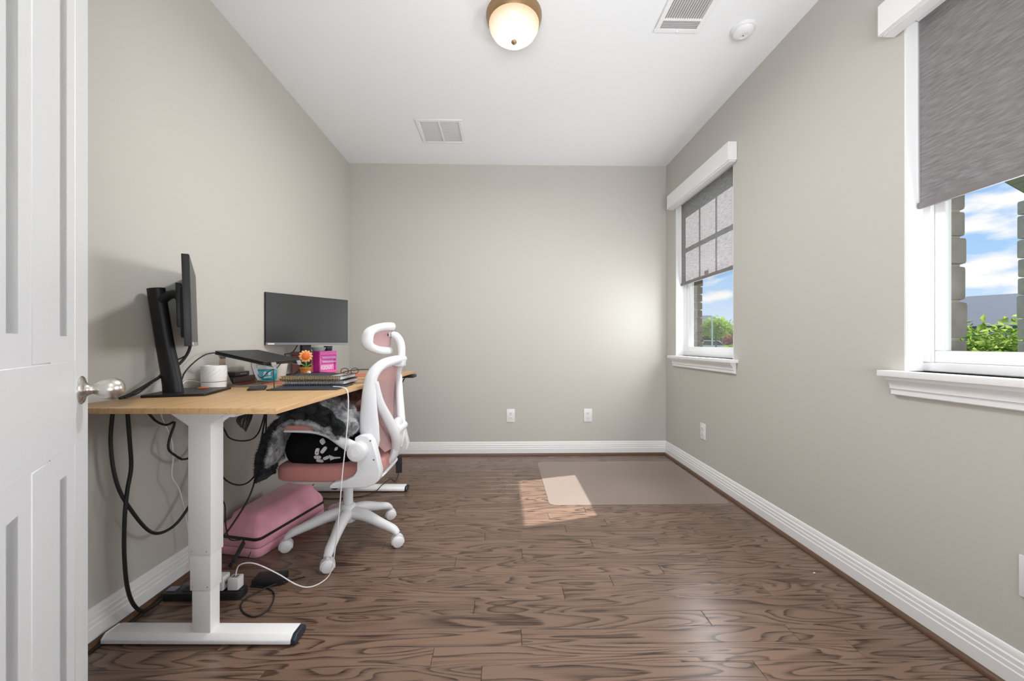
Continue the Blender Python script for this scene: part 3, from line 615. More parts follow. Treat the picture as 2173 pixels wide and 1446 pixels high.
for (a, b2, c2, d2, mm_) in ((-0.020, -0.004, 0.028, 0.052, 'pouch_white'), (-0.018, 0.020, 0.014, 0.024, 'pouch_white'), (0.002, 0.016, 0.028, 0.048, 'pouch_white'), (0.020, 0.034, 0.034, 0.050, 'pouch_red')):
    xf(MB().prism([(a, c2), (b2, c2 + 0.003), (b2 - 0.002, d2), (a + 0.003, d2 - 0.002)], 'Y', -0.0232, -0.0215), Mp).build('print', mm_, bp)
t = thing('white_canister', (-1.378, 2.306, DZT), 'plain white canister on the desk behind the turquoise pouch', 'canister')
MB().lathe([(0.001, DZT), (0.040, DZT), (0.044, DZT + 0.004), (0.044, DZT + 0.085), (0.001, DZT + 0.085)], (-1.378, 2.306, 0), 28).build('body', 'ceramic', t, smooth=True)
MB().lathe([(0.001, DZT + 0.0851), (0.045, DZT + 0.0851), (0.045, DZT + 0.100), (0.041, DZT + 0.104), (0.001, DZT + 0.104)], (-1.378, 2.306, 0), 28).build('lid', 'white_plastic', t, smooth=True)
t = thing('planter', (-1.37, 2.41, DZT), 'white tapered empty planter pot under the right monitor', 'pot')
MB().lathe([(0.001, DZT), (0.036, DZT), (0.052, DZT + 0.110), (0.047, DZT + 0.110), (0.034, DZT + 0.02), (0.001, DZT + 0.02)], (-1.37, 2.405, 0), 28).build('pot', 'ceramic', t, smooth=True)
MB().lathe([(0.001, DZT + 0.019), (0.034, DZT + 0.0205), (0.0345, DZT + 0.03), (0.001, DZT + 0.03)], (-1.37, 2.405, 0), 20).build('soil', 'espresso', t)
mat('dusty_pink', (0.42, 0.16, 0.17), 0.6, var=0.1)
t = thing('pink_box', (-1.395, 2.77, DZT), 'dusty pink carton against the wall behind the right monitor stand', 'box')
xf(MB().box(-0.055, 0.055, -0.038, 0.038, 0.0, 0.125), frame((-1.378, 2.704, DZT + 0.0005), R(4))).build('carton', 'dusty_pink', t, bevel=0.002, seg=1)
xf(MB().box(-0.056, 0.056, -0.039, 0.039, 0.1262, 0.150), frame((-1.378, 2.704, DZT + 0.0005), R(4))).build('lid', 'dusty_pink', t, bevel=0.002, seg=1)

# phone stand: thin black rods
t = thing('phone_stand', (-1.035, 1.775, DZT), 'thin black wire phone stand in front of the laptop', 'phone stand')
MB().tube([(-1.030, 1.772, DZT + 0.004), (-1.032, 1.773, 0.885), (-1.036, 1.775, 0.936)], 0.0022, 8).build('post', 'black_plastic', t, smooth=True)
MB().tube([(-1.036, 1.775, 0.936), (-1.070, 1.790, 0.920), (-1.105, 1.806, 0.894), (-1.122, 1.812, 0.899), (-1.128, 1.815, 0.910)], 0.0020, 8, smooth=3).build('cradle', 'black_plastic', t, smooth=True)
MB().cyl((-1.030, 1.772, DZT), (-1.030, 1.772, DZT + 0.005), 0.014, 18).build('base', 'silver', t, smooth=True)
t = thing('smartphone', (-1.10, 1.78, DZT), 'slim black phone lying flat on the desk beside the wire stand', 'phone')
Mq = frame((-1.112, 1.785, DZT), R(-62)); xf(MB().prism(rrect(-0.07, 0.07, -0.034, 0.034, 0.008, 3), 'Z', 0.0003, 0.0085), Mq).build('case', 'black_plastic', t, bevel=0.002, seg=1)
xf(MB().prism(rrect(-0.067, 0.067, -0.031, 0.031, 0.006, 3), 'Z', 0.0086, 0.0092), Mq).build('glass', 'screen_black', t)

# notebooks and the folder below them
mat('cover_navy', (0.022, 0.033, 0.050), 0.45, var=0.25, vscale=30); mat('cover_black', (0.018, 0.018, 0.020), 0.5); mat('paper', (0.74, 0.76, 0.80), 0.8, var=0.05, vscale=300, stretch=(1, 1, 40))
mat('gold_wire', (0.62, 0.47, 0.25), 0.3, metal=0.9); mat('steel_wire', (0.55, 0.55, 0.57), 0.3, metal=0.9); mat('folder_dark', (0.028, 0.034, 0.042), 0.45, var=0.2)
tag(xf(MB().prism(rrect(-0.150, 0.150, -0.115, 0.115, 0.006, 2), 'Z', 0.0004, 0.0052), frame((-0.890, 1.835, DZT), R(4))).build('folder', 'folder_dark', bevel=0.001, seg=1, origin=(-0.89, 1.835, DZT)), 'flat dark folder under the two spiral notebooks', 'folder')
def notebook(z0, th, dx, rz, wire, label, cover):
    t = thing('spiral_notebook', (-0.93 + dx, 1.985, z0), label, 'notebook', 'spiral notebooks on the desk'); M = frame((-0.928 + dx, 1.985, z0), rz)
    xf(MB().prism(rrect(-0.143, 0.143, -0.100, 0.112, 0.006, 2), 'Z', 0.0, 0.002), M).build('back_cover', cover, t)
    xf(MB().prism(rrect(-0.140, 0.140, -0.084, 0.108, 0.004, 2), 'Z', 0.0021, th - 0.0021), M).build('pages', 'paper', t)
    xf(MB().prism(rrect(-0.143, 0.143, -0.100, 0.112, 0.006, 2), 'Z', th - 0.002, th), M).build('front_cover', cover, t)
    co = MB(); n_ = 36
    for i in range(n_):
        x = -0.134 + 0.268 * i / (n_ - 1)
        co.tube([(x, -0.104 + 0.0115 * math.cos(a), th / 2 + (th / 2 + 0.0015) * math.sin(a)) for a in [R(q) for q in range(0, 360, 45)]], 0.0016, 5, closed=True, smooth=1)
    o = xf(co, M).build('wire_binding', wire, t, smooth=True); o['kind'] = 'stuff'
    return t, M
notebook(DZT + 0.0075, 0.019, 0.012, R(3), 'steel_wire', 'navy notebook with silver spiral binding, lower of the two stacked notebooks', 'cover_black')
nb, Mn = notebook(DZT + 0.0295, 0.019, 0.0, R(2), 'gold_wire', 'navy notebook with gold spiral binding, on top of the notebook stack', 'cover_navy')
for i in range(3): xf(MB().box(0.092 + 0.016 * i, 0.100 + 0.016 * i, -0.095, 0.05, 0.0191, 0.0196), Mn).build('index_tab', 'ceramic', nb)
pd = thing('eyeglasses', (-1.00, 2.70, DZT), 'black wire-framed eyeglasses lying folded at the far end of the desk', 'eyeglasses')
MB().tube([(-1.075, 2.60, DZT + 0.006), (-1.060, 2.66, DZT + 0.018), (-1.02, 2.74, DZT + 0.022), (-0.96, 2.78, DZT + 0.022), (-0.93, 2.78, DZT + 0.008)], 0.0032, 8, smooth=5).build('temple', 'black_plastic', pd, smooth=True)
for k in (0, 1):
    cx_, cy_ = -1.055 + 0.062 * k, 2.61 + 0.012 * k
    MB().tube([(cx_ + 0.026 * math.cos(a), cy_ + 0.004 * math.sin(a), DZT + 0.023 + 0.019 * math.sin(a)) for a in [R(q) for q in range(0, 360, 30)]], 0.0022, 6, closed=True, smooth=1).build('rim', 'black_plastic', pd, smooth=True)
mat('coral', (0.60, 0.19, 0.13), 0.6, var=0.15)
tag(xf(MB().prism(rrect(-0.14, 0.14, -0.10, 0.10, 0.012, 3), 'Z', 0.0003, 0.004), frame((-0.985, 2.52, DZT), R(12))).build('coral_pad', 'coral', bevel=0.001, seg=1, origin=(-0.985, 2.52, DZT)), 'flat coral writing pad on the desk behind the notebooks', 'pad')
tag(xf(MB().prism(rrect(-0.085, 0.085, -0.055, 0.055, 0.010, 3), 'Z', 0.0003, 0.004), frame((-1.16, 2.06, DZT), R(35))).build('tan_coaster', 'coral', bevel=0.001, seg=1, origin=(-1.16, 2.06, DZT)), 'thin tan-coral mat on the desk below the laptop', 'mat')

# flower toy
mat('petal', (0.86, 0.45, 0.16), 0.5, var=0.15, vscale=40, sheen=0.3); mat('flower_face', (0.78, 0.17, 0.03), 0.5, var=0.15, vscale=60); mat('leaf_green', (0.12, 0.40, 0.06), 0.5, var=0.2); mat('toy_pot', (0.50, 0.19, 0.03), 0.45, var=0.2, vscale=30)
fx, fy = -1.208, 2.405
ft = thing('flower_toy', (fx, fy, DZT + 0.010), 'small orange sunflower toy in a brown pot in front of the right monitor stand', 'toy')
MB().lathe([(0.001, DZT + 0.0105), (0.026, DZT + 0.0105), (0.030, DZT + 0.05), (0.033, DZT + 0.052), (0.033, DZT + 0.062), (0.028, DZT + 0.062), (0.001, DZT + 0.060)], (fx, fy, 0), 20).build('pot', 'toy_pot', ft, smooth=True)
MB().tube([(fx, fy, DZT + 0.06), (fx + 0.004, fy, DZT + 0.085), (fx, fy, DZT + 0.118)], 0.0032, 8).build('stem', 'leaf_green', ft, smooth=True)
nf = Vector((0.5, -0.86, 0)).normalized(); sf = Vector((0.86, 0.5, 0)); hc = Vector((fx, fy, DZT + 0.128))
hd = MB()
for k in range(12):
    a = 2 * math.pi * k / 12; d = sf * math.cos(a) + Vector((0, 0, 1)) * math.sin(a); c0 = hc + d * 0.027
    b_ = MB().blob((0, 0, 0), (0.0125, 0.0085, 0.005), 2, 10, 6); w = d.cross(nf)
    hd.add([c0 + d * v[0] + w * v[1] + nf * v[2] for v in b_.v], b_.f)
po = hd.build('petals', 'petal', ft, smooth=True)
b_ = MB().blob((0, 0, 0), (0.023, 0.023, 0.011), 2, 18, 10); MB().add([hc + nf * 0.003 + sf * v[0] + Vector((0, 0, 1)) * v[1] + nf * v[2] for v in b_.v], b_.f).build('face', 'flower_face', ft, smooth=True)
for sgn, zz in ((-1, 0.078), (1, 0.072)):
    b_ = MB().blob((0, 0, 0), (0.019, 0.009, 0.004), 2, 12, 6); q = hc + Vector((0, 0, zz - 0.128)) + sf * 0.018 * sgn
    MB().add([q + (sf * sgn * 0.85 + Vector((0, 0, 0.5))) * v[0] + nf * v[1] + Vector((0, 0, 1)) * v[2] for v in b_.v], b_.f).build('leaf', 'leaf_green', ft, smooth=True)
MB().blob((fx + 0.028, fy - 0.018, DZT + 0.028), (0.012, 0.007, 0.012), 2.4, 12, 8).build('white_bow', 'ceramic', ft, smooth=True)

# magenta drawer box
mat('magenta', (0.62, 0.03, 0.36), 0.4, var=0.05); mat('hot_pink', (0.88, 0.16, 0.55), 0.4, var=0.04); mat('lilac', (0.60, 0.42, 0.72), 0.4); mat('pink_label', (0.86, 0.27, 0.60), 0.5)
dr = thing('drawer_box', (-1.30, 2.85, DZT), 'magenta mini drawer box on the desk under the right monitor edge', 'drawer box')
Md = frame((-1.251, 2.808, DZT), R(72))       # local: front faces -y, x to the right
xf(MB().box(-0.080, 0.080, 0.006, 0.138, 0.001, 0.152), Md).build('cabinet', 'magenta', dr, bevel=0.002, seg=1)
xf(MB().ring((-0.081, 0.081, 0.0, 0.153), (-0.070, 0.070, 0.016, 0.124), 'Y', -0.004, 0.008), Md).build('front_frame', 'hot_pink', dr, bevel=0.0015, seg=1)
for i, (z0, z1) in enumerate(((0.093, 0.121), (0.063, 0.090), (0.018, 0.060))):
    o = xf(MB().box(-0.068, 0.068 if i < 1 else 0.055, -0.001, 0.006, z0, z1), Md).build('drawer', 'hot_pink' if i < 2 else 'pink_label', dr, bevel=0.001, seg=1)
    if i < 2: xf(MB().box(-0.066, 0.069, -0.010, -0.001, z0 + 0.008, z0 + 0.020), Md).build('pull', 'lilac', o, bevel=0.002, seg=1)
def text(body, M, size, m, parent, ext=0.0006):
    cu_ = bpy.data.curves.new('lettering', 'FONT'); cu_.body = body; cu_.size = size; cu_.align_x = 'CENTER'; cu_.extrude = ext; cu_.offset = 0.0007
    o = bpy.data.objects.new('lettering', cu_); C.objects.link(o); dg = bpy.context.evaluated_depsgraph_get(); me = bpy.data.meshes.new_from_object(o.evaluated_get(dg)); bpy.data.objects.remove(o)
    me.transform(M)
    if parent in ORI: me.transform(Matrix.Translation(-ORI[parent]))
    me.materials.clear(); me.materials.append(MATS[m]); n = bpy.data.objects.new('lettering', me); C.objects.link(n); n.parent = parent
    if parent in ORI: ORI[n] = ORI[parent]
    return n
text('K2OUT', Md @ Matrix.Translation((-0.016, -0.0016, 0.026)) @ Matrix.Rotation(R(90), 4, 'X'), 0.034, 'ceramic', dr)
mat('green_glass', (0.42, 0.55, 0.52), 0.15, var=0.15, vscale=40); mat('dark_teal', (0.012, 0.035, 0.045), 0.3)
t = thing('glass_tray', (-1.31, 2.83, DZT + 0.153), 'pale green glass dish on top of the magenta drawer box', 'dish')
xf(MB().lathe([(0.001, 0.1535), (0.038, 0.1535), (0.050, 0.180), (0.046, 0.180), (0.036, 0.158), (0.001, 0.158)], (-0.032, 0.055, 0), 24), Md).build('dish', 'green_glass', t, smooth=True)
t = thing('dark_jar', (-1.26, 2.88, DZT + 0.153), 'small dark teal jar on top of the magenta drawer box', 'jar')
xf(MB().lathe([(0.001, 0.1535), (0.026, 0.1535), (0.028, 0.157), (0.028, 0.178), (0.001, 0.178)], (0.048, 0.045, 0), 24), Md).build('jar_body', 'dark_teal', t, smooth=True)
xf(MB().lathe([(0.001, 0.1785), (0.029, 0.1785), (0.029, 0.188), (0.001, 0.188)], (0.048, 0.045, 0), 24), Md).build('jar_lid', 'black_plastic', t, smooth=True)
mat('orange_clip', (0.75, 0.16, 0.06), 0.5)
tag(xf(MB().prism([(-0.018, -0.004), (0.012, -0.007), (0.018, 0.0), (0.010, 0.006), (-0.016, 0.005)], 'Z', 0.0003, 0.006), frame((-1.305, 1.72, DZT + 0.0105), R(30))).build('hair_clip', 'orange_clip', bevel=0.001, origin=(-1.305, 1.72, DZT + 0.0105)), 'small orange clip lying on the left monitor base', 'clip')
# ---------------------------------------------------------------- office chair (faces -X, centre Y = 2.10)
mat('seat_pink', (0.50, 0.205, 0.19), 0.75, var=0.06, vscale=30, bump=0.25, bscale=600, sheen=0.2)
mix_mat('mesh_pink', (0.68, 0.43, 0.44), 0.72, 0.28, 0.16, vscale=90, var=0.03)
CY = 2.10
ch = thing('office_chair', (-0.83, CY, 0.0), 'white office chair with pink mesh back and flip-up armrests, pulled up to the desk', 'chair')
def mir(mb): mb.v = [(x, 2 * CY - y, z) for x, y, z in mb.v]; return mb
HUB = Vector((-0.83, CY, 0))
MB().lathe([(0.001, 0.105), (0.040, 0.105), (0.048, 0.125), (0.046, 0.165), (0.036, 0.190), (0.030, 0.196), (0.001, 0.196)], tuple(HUB), 28).build('hub', 'chair_white', ch, smooth=True)
MB().lathe([(0.001, 0.19), (0.025, 0.19), (0.024, 0.335), (0.001, 0.335)], tuple(HUB), 24).build('gas_lift', 'chair_white', ch, smooth=True)
for k in range(5):
    a = R(-86 + 72 * k); d = Vector((math.cos(a), math.sin(a), 0)); e_ = HUB + d * 0.285
    MB().tube([HUB + d * 0.02 + Vector((0, 0, 0.150)), HUB + d * 0.10 + Vector((0, 0, 0.142)), HUB + d * 0.19 + Vector((0, 0, 0.112)), HUB + d * 0.262 + Vector((0, 0, 0.088)), HUB + d * 0.292 + Vector((0, 0, 0.066))], [0.034, 0.030, 0.024, 0.020, 0.012], 14, smooth=5, ref=(0, 0, 1), r2=[0.036, 0.030, 0.024, 0.023, 0.018]).build('base_leg', 'chair_white', ch, smooth=True)
    ax = Vector((0.42, -0.907, 0)) if k != 3 else Vector((0.8, 0.6, 0)); sd_ = ax.cross(Vector((0, 0, 1)))
    cc = HUB + d * 0.290 + Vector((0, 0, 0.029))
    hood = MB(); lps = []
    for q in range(0, 11):
        an = R(-20 + 22 * q); rr = 0.033
        pc = cc + sd_ * (rr * math.cos(an)) + Vector((0, 0, 1)) * (rr * math.sin(an)); pi_ = cc + sd_ * (0.020 * math.cos(an)) + Vector((0, 0, 1)) * (0.020 * math.sin(an))
        lps.append([pc - ax * 0.018, pc + ax * 0.018, pi_ + ax * 0.018, pi_ - ax * 0.018])
    hood.rings(lps); hood.cyl(cc + Vector((0, 0, 0.028)), cc + Vector((0, 0, 0.050)), 0.009, 12)
    hd_ = hood.build('caster', 'chair_white', ch, smooth=True, ang=35)
    for s_ in (-1, 1):
        w = MB(); c1, c2 = cc + ax * (0.004 * s_), cc + ax * (0.026 * s_)
        w.tube([c1, c1 + ax * 0.002 * s_, c2 - ax * 0.004 * s_, c2], [0.026, 0.0288, 0.0288, 0.024], 24, smooth=1); w.build('wheel', 'white_plastic', hd_, smooth=True, ang=50)
MB().box(-0.96, -0.70, CY - 0.09, CY + 0.09, 0.335, 0.378).build('tilt_mechanism', 'chair_white', ch, bevel=0.012)
MB().tube([(-0.80, CY - 0.08, 0.352), (-0.812, CY - 0.15, 0.350), (-0.820, CY - 0.195, 0.352)], [0.005, 0.006, 0.011], 10, smooth=3, ref=(0, 0, 1), r2=[0.006, 0.008, 0.022]).build('height_lever', 'black_plastic', ch, smooth=True)
MB().blob((-0.835, CY, 0.386), (0.235, 0.225, 0.014), 5, 40, 8).build('seat_pan', 'chair_white', ch, smooth=True)
def seat_shape(q):
    x, y, z_ = q; f = max(0.0, -x - 0.15) / 0.11
    return (x, y, z_ * (1 - 0.12 * f) + 0.010 * (x / 0.25) ** 2 - 0.012 * f)
MB().blob((-0.848, CY, 0.430), (0.250, 0.245, 0.046), 6.5, 72, 24, shape=seat_shape).build('seat', 'seat_pink', ch, smooth=True)

# backrest: curved loop frame with a mesh panel
def bx(v, zz):                                   # surface depth of the back at offset v, height zz
    lum = -0.030 * math.sin((zz - 0.50) / 0.48 * math.pi) + 0.10 * (zz - 0.74) * 0.35
    return -0.557 + lum - 0.062 * (abs(v) / 0.22) ** 2
side_pts = [(-0.208, 0.520), (-0.212, 0.580), (-0.218, 0.66), (-0.222, 0.75), (-0.222, 0.84), (-0.212, 0.905), (-0.175, 0.948), (-0.09, 0.964), (0.0, 0.966)]
loop = side_pts + [(-v, z_) for v, z_ in reversed(side_pts[:-1])]
rav = [0.022, 0.045, 0.047, 0.039, 0.031, 0.029, 0.027, 0.024, 0.023]; rbv = [0.012, 0.018, 0.018, 0.017, 0.017, 0.020, 0.024, 0.024, 0.022]
ra = rav + list(reversed(rav[:-1])); rb2 = rbv + list(reversed(rbv[:-1]))
offx = [-0.008, -0.004, 0.003, 0.006, 0.0, -0.004, 0, 0, 0]; offx = offx + list(reversed(offx[:-1]))
MB().tube([(bx(v, z_) + ox, CY + v, z_) for (v, z_), ox in zip(loop, offx)], ra, 16, smooth=5, ref=(1, 0, 0), r2=rb2).build('back_frame', 'chair_white', ch, smooth=True)
g = MB(); vs = []; fs = []; nu, nv = 16, 16
for i in range(nv + 1):
    zz = 0.50 + (0.955 - 0.50) * i / nv; wv = (0.215 - 0.10 * (max(0.0, 0.66 - zz) / 0.16) ** 1.5) if zz < 0.88 else 0.215 - 0.06 * ((zz - 0.88) / 0.075) ** 2
    for j in range(nu + 1): v = -wv + 2 * wv * j / nu; vs.append((bx(v, zz) - 0.018, CY + v, zz))
for i in range(nv):
    for j in range(nu): q = i * (nu + 1) + j; fs.append((q, q + 1, q + nu + 2, q + nu + 1))
g.add(vs, fs).build('back_mesh', 'mesh_pink', ch, smooth=True)
for sgn in (-1, 1):
    MB().tube([(bx(0.215, 0.86) + 0.012, CY + sgn * 0.216, 0.865), (-0.606, CY + sgn * 0.180, 0.76), (-0.580, CY + sgn * 0.110, 0.655), (-0.562, CY + sgn * 0.050, 0.565), (-0.572, CY + sgn * 0.018, 0.495)], [0.022, 0.022, 0.024, 0.026, 0.024], 12, smooth=6, ref=(1, 0, 0), r2=[0.016, 0.024, 0.030, 0.034, 0.026]).build('spine_arm', 'chair_white', ch, smooth=True)
MB().blob((-0.566, CY, 0.575), (0.024, 0.062, 0.080), 3.2, 28, 16).build('lumbar_shield', 'chair_white', ch, smooth=True)
MB().cyl((-0.553, CY - 0.075, 0.600), (-0.553, CY + 0.075, 0.600), 0.022, 20).build('lumbar_dial', 'white_plastic', ch, smooth=True)
MB().tube([(-0.575, CY, 0.500), (-0.595, CY, 0.445), (-0.66, CY, 0.385), (-0.74, CY, 0.362)], [0.022, 0.022, 0.02, 0.018], 12, smooth=5, ref=(1, 0, 1), r2=0.05).build('back_bracket', 'chair_white', ch, smooth=True)
# armrests
ABP = [(-0.688, 0.615), (-0.660, 0.626), (-0.628, 0.622), (-0.606, 0.595), (-0.588, 0.530), (-0.571, 0.455), (-0.577, 0.415), (-0.600, 0.395), (-0.640, 0.382), (-0.800, 0.379), (-0.806, 0.390), (-0.790, 0.404), (-0.730, 0.418), (-0.694, 0.436), (-0.679, 0.460), (-0.678, 0.500), (-0.690, 0.555)]
for sgn in (0, 1):
    fx_ = (lambda m: mir(m)) if sgn else (lambda m: m)
    ab = fx_(MB().prism(ABP, 'Y', 1.815, 1.868)).build('arm_bracket', 'chair_white', ch, bevel=0.010, seg=3)
    for px_, pz_ in ((-0.616, 0.600), (-0.600, 0.512)): fx_(MB().cyl((px_, 1.8145, pz_), (px_, 1.820, pz_), 0.0045, 10)).build('bolt', 'bezel_grey', ab)
    pv = fx_(MB().lathe([(0.001, 1.772), (0.034, 1.772), (0.041, 1.776), (0.041, 1.796), (0.045, 1.797), (0.045, 1.817), (0.001, 1.817)], (-0.668, 0, 0.556), 28, 'Y')).build('pivot', 'chair_white', ch, smooth=True, ang=35)
    fx_(MB().lathe([(0.001, 1.7705), (0.020, 1.7705), (0.022, 1.7722), (0.001, 1.7722)], (-0.668, 0, 0.556), 24, 'Y')).build('pivot_cap', 'white_plastic', pv, smooth=True, ang=35)
    fx_(MB().tube([(-0.668, 1.800, 0.560), (-0.735, 1.803, 0.598), (-0.80, 1.806, 0.634), (-0.87, 1.808, 0.650), (-0.99, 1.810, 0.654)], [0.034, 0.026, 0.018, 0.012, 0.009], 14, smooth=6, ref=(0, 0, 1), r2=[0.016, 0.018, 0.022, 0.030, 0.034])).build('arm', 'chair_white', ch, smooth=True)
    fx_(MB().blob((-0.925, 1.812, 0.672), (0.108, 0.040, 0.014), 4, 32, 10)).build('arm_pad', 'seat_pink', ch, smooth=True)
# headrest
hl = []; hra = []; hrb = []
for k in range(24):
    a = 2 * math.pi * k / 24; cv, sv = math.cos(a), math.sin(a)
    v = 0.118 * math.copysign(abs(cv) ** 0.7, cv); zz = 1.077 + 0.066 * math.copysign(abs(sv) ** 0.7, sv)
    hl.append((-0.600 - 0.088 * (abs(v) / 0.118) ** 1.7 + (zz - 1.077) * 0.12, CY + v, zz)); hra.append(0.014 + 0.017 * abs(cv) ** 2); hrb.append(0.021)
MB().tube(hl, hra, 12, closed=True, smooth=2, ref=(1, 0, 0), r2=hrb).build('headrest_frame', 'chair_white', ch, smooth=True)
g = MB(); vs = []; fs = []
for i in range(9):
    zz = 1.077 - 0.064 + 0.128 * i / 8
    for j in range(15): v = -0.108 + 0.216 * j / 14; vs.append((-0.603 - 0.088 * (abs(v) / 0.118) ** 1.7 + (zz - 1.077) * 0.12, CY + v, zz))
for i in range(8):
    for j in range(14): q = i * 15 + j; fs.append((q, q + 1, q + 16, q + 15))
g.add(vs, fs).build('headrest_mesh', 'mesh_pink', ch, smooth=True)
for s_ in (-1, 1):
    MB().tube([(-0.612, CY + 0.016 * s_, 1.100), (-0.580, CY + 0.017 * s_, 1.098), (-0.553, CY + 0.018 * s_, 1.062), (-0.545, CY + 0.018 * s_, 1.005), (-0.550, CY + 0.018 * s_, 0.945)], [0.012, 0.016, 0.016, 0.015, 0.015], 10, smooth=6, ref=(1, 0, 0), r2=0.010).build('headrest_bracket', 'chair_white', ch, smooth=True)
MB().cyl((-0.614, CY - 0.034, 1.098), (-0.614, CY + 0.034, 1.098), 0.008, 14).build('headrest_bolt', 'black_plastic', ch, smooth=True)
MB().box(-0.580, -0.530, CY - 0.036, CY + 0.036, 0.930, 0.975).build('headrest_socket', 'chair_white', ch, bevel=0.008)

# ---------------------------------------------------------------- pillow and blankets on the chair
mat('plush_black', (0.0045, 0.0045, 0.005), 0.9, var=0.3, vscale=30, bump=0.3, bscale=500, spec=0.15); mat('plush_white', (0.62, 0.62, 0.64), 0.85)
def pil(q):
    x, y, z_ = q; u = (x + 0.16) / 0.32
    top = 1.0 - 0.62 * max(0.0, u - 0.38) ** 1.25 / 0.62 ** 1.25
    return (x, y * (1 - 0.2 * abs(z_) / 0.09), (z_ * top if z_ > 0 else z_ * (0.82 if abs(x) < 0.12 else 0.82 - (abs(x) - 0.12) * 2.0)) - 0.0 * x)
pw = thing('plush_pillow', (-0.895, 2.0, 0.47), 'black plush pillow with white paw print marks, propped on the chair seat', 'pillow')
pmb = MB().blob((-0.895, 2.005, 0.538), (0.172, 0.158, 0.108), 3.6, 56, 30, amp=0.004, fr=9, shape=pil)
bv = BVHTree.FromPolygons([Vector(v) for v in pmb.v], [list(f) for f in pmb.f])
pbd = pmb.build('cushion', 'plush_black', pw, smooth=True, ang=80)
def mark(poly):
    m_ = MB(); vs = []; n = len(poly)
    hit = []
    for (x, z_) in poly:
        h, nn, _, _ = bv.ray_cast(Vector((x, 1.6, z_)), Vector((0, 1, 0)))
        if h is None: return
        hit.append(h)
    vs = [h + Vector((0, -0.0045, 0)) for h in hit] + [h + Vector((0, 0.002, 0)) for h in hit]
    m_.add(vs, [tuple(range(n)), tuple(range(2 * n - 1, n - 1, -1))] + [(i, n + i, n + (i + 1) % n, (i + 1) % n) for i in range(n)]).build('paw_mark', 'plush_white', pbd)
def pill(cx_, cz_, l, w, ang):
    out = []
    for q in range(16):
        a = 2 * math.pi * q / 16; x = l * math.copysign(abs(math.cos(a)) ** 0.6, math.cos(a)); z_ = w * math.copysign(abs(math.sin(a)) ** 0.6, math.sin(a))
        out.append((cx_ + x * math.cos(ang) - z_ * math.sin(ang), cz_ + x * math.sin(ang) + z_ * math.cos(ang)))
    return out
for a_ in ((-0.859, 0.585, 0.014, 0.009, R(-45)), (-0.875, 0.542, 0.016, 0.009, R(85)), (-0.846, 0.549, 0.016, 0.009, R(55)), (-0.877, 0.514, 0.016, 0.009, 0), (-0.871, 0.494, 0.016, 0.009, R(-8)), (-0.837, 0.510, 0.016, 0.008, R(25)), (-0.792, 0.552, 0.006, 0.007, 0)): mark(pill(*a_))
mark([(-0.821, 0.526), (-0.800, 0.514), (-0.776, 0.511), (-0.776, 0.505), (-0.800, 0.504), (-0.821, 0.496)])

def fur(name, c1, c2, scale):
    m, t, b = principled(name); L = t.links.new
    tcn = N(t, 'ShaderNodeTexCoord'); n1 = N(t, 'ShaderNodeTexNoise'); n1.inputs['Scale'].default_value = scale; n1.inputs['Detail'].default_value = 7; n1.inputs['Roughness'].default_value = 0.65; n1.inputs['Distortion'].default_value = 0.7; L(tcn.outputs['Object'], n1.inputs['Vector'])
    rp = N(t, 'ShaderNodeValToRGB'); L(n1.outputs[0], rp.inputs[0]); rp.color_ramp.elements[0].position = 0.38; rp.color_ramp.elements[0].color = c1 + (1,); rp.color_ramp.elements[1].position = 0.66; rp.color_ramp.elements[1].color = c2 + (1,)
    L(rp.outputs[0], b.inputs['Base Color']); b.inputs['Roughness'].default_value = 0.95; b.inputs['Sheen Weight'].default_value = 0.08; b.inputs['Specular IOR Level'].default_value = 0.1
    n2 = N(t, 'ShaderNodeTexNoise'); n2.inputs['Scale'].default_value = 260; n2.inputs['Detail'].default_value = 4; L(tcn.outputs['Object'], n2.inputs['Vector'])
    bp = N(t, 'ShaderNodeBump'); bp.inputs['Strength'].default_value = 0.7; bp.inputs['Distance'].default_value = 0.006; L(n2.outputs[0], bp.inputs['Height']); L(bp.outputs[0], b.inputs['Normal']); MATS[name] = m
fur('fur_black', (0.004, 0.0045, 0.005), (0.040, 0.043, 0.046), 22); fur('fur_grey', (0.10, 0.105, 0.11), (0.55, 0.56, 0.58), 16); fur('fur_brown', (0.035, 0.016, 0.012), (0.22, 0.105, 0.075), 14)
bl = thing('grey_throw', (-0.93, 1.86, 0.66), 'fuzzy black and grey throw blanket draped over the near armrest', 'blanket')
def band(name, path, th, y0, y1, m, amp=0.006, ny=10):
    pts = cspline([Vector((x, 0, z_)) for x, z_ in path], [1] * len(path), [1] * len(path), 7, False)[0]; b_ = MB(); loops = []
    nr = 8
    for i, p in enumerate(pts):
        a, c_ = pts[max(0, i - 1)], pts[min(len(pts) - 1, i + 1)]; tn = (c_ - a).normalized(); nn = Vector((-tn.z, 0, tn.x)); lp = []
        taper = 1.0 if 2 < i < len(pts) - 3 else (0.35 + 0.2 * min(i, len(pts) - 1 - i))
        M_ = 4 * nr
        for q in range(M_):
            an = 2 * math.pi * q / M_; u = math.copysign(abs(math.cos(an)) ** 0.35, math.cos(an)); w = math.copysign(abs(math.sin(an)) ** 0.6, math.sin(an))
            y = (y0 + y1) / 2 + u * (y1 - y0) / 2; pt = p + nn * (w * th / 2 * taper) + Vector((0, y, 0))
            pt += Vector((0.6, 1, 0.8)) * amp * mnoise.noise(pt * 17) + nn * amp * 1.3 * mnoise.noise(pt * 38); lp.append(pt)
        loops.append(lp)
    b_.rings(loops); return b_.build(name, m, bl, smooth=True, ang=80)
band('long_drape', [(-1.118, 0.418), (-1.112, 0.50), (-1.093, 0.585), (-1.055, 0.660), (-1.0, 0.708), (-0.93, 0.722), (-0.86, 0.712), (-0.80, 0.675)], 0.034, 1.775, 1.93, 'fur_black')
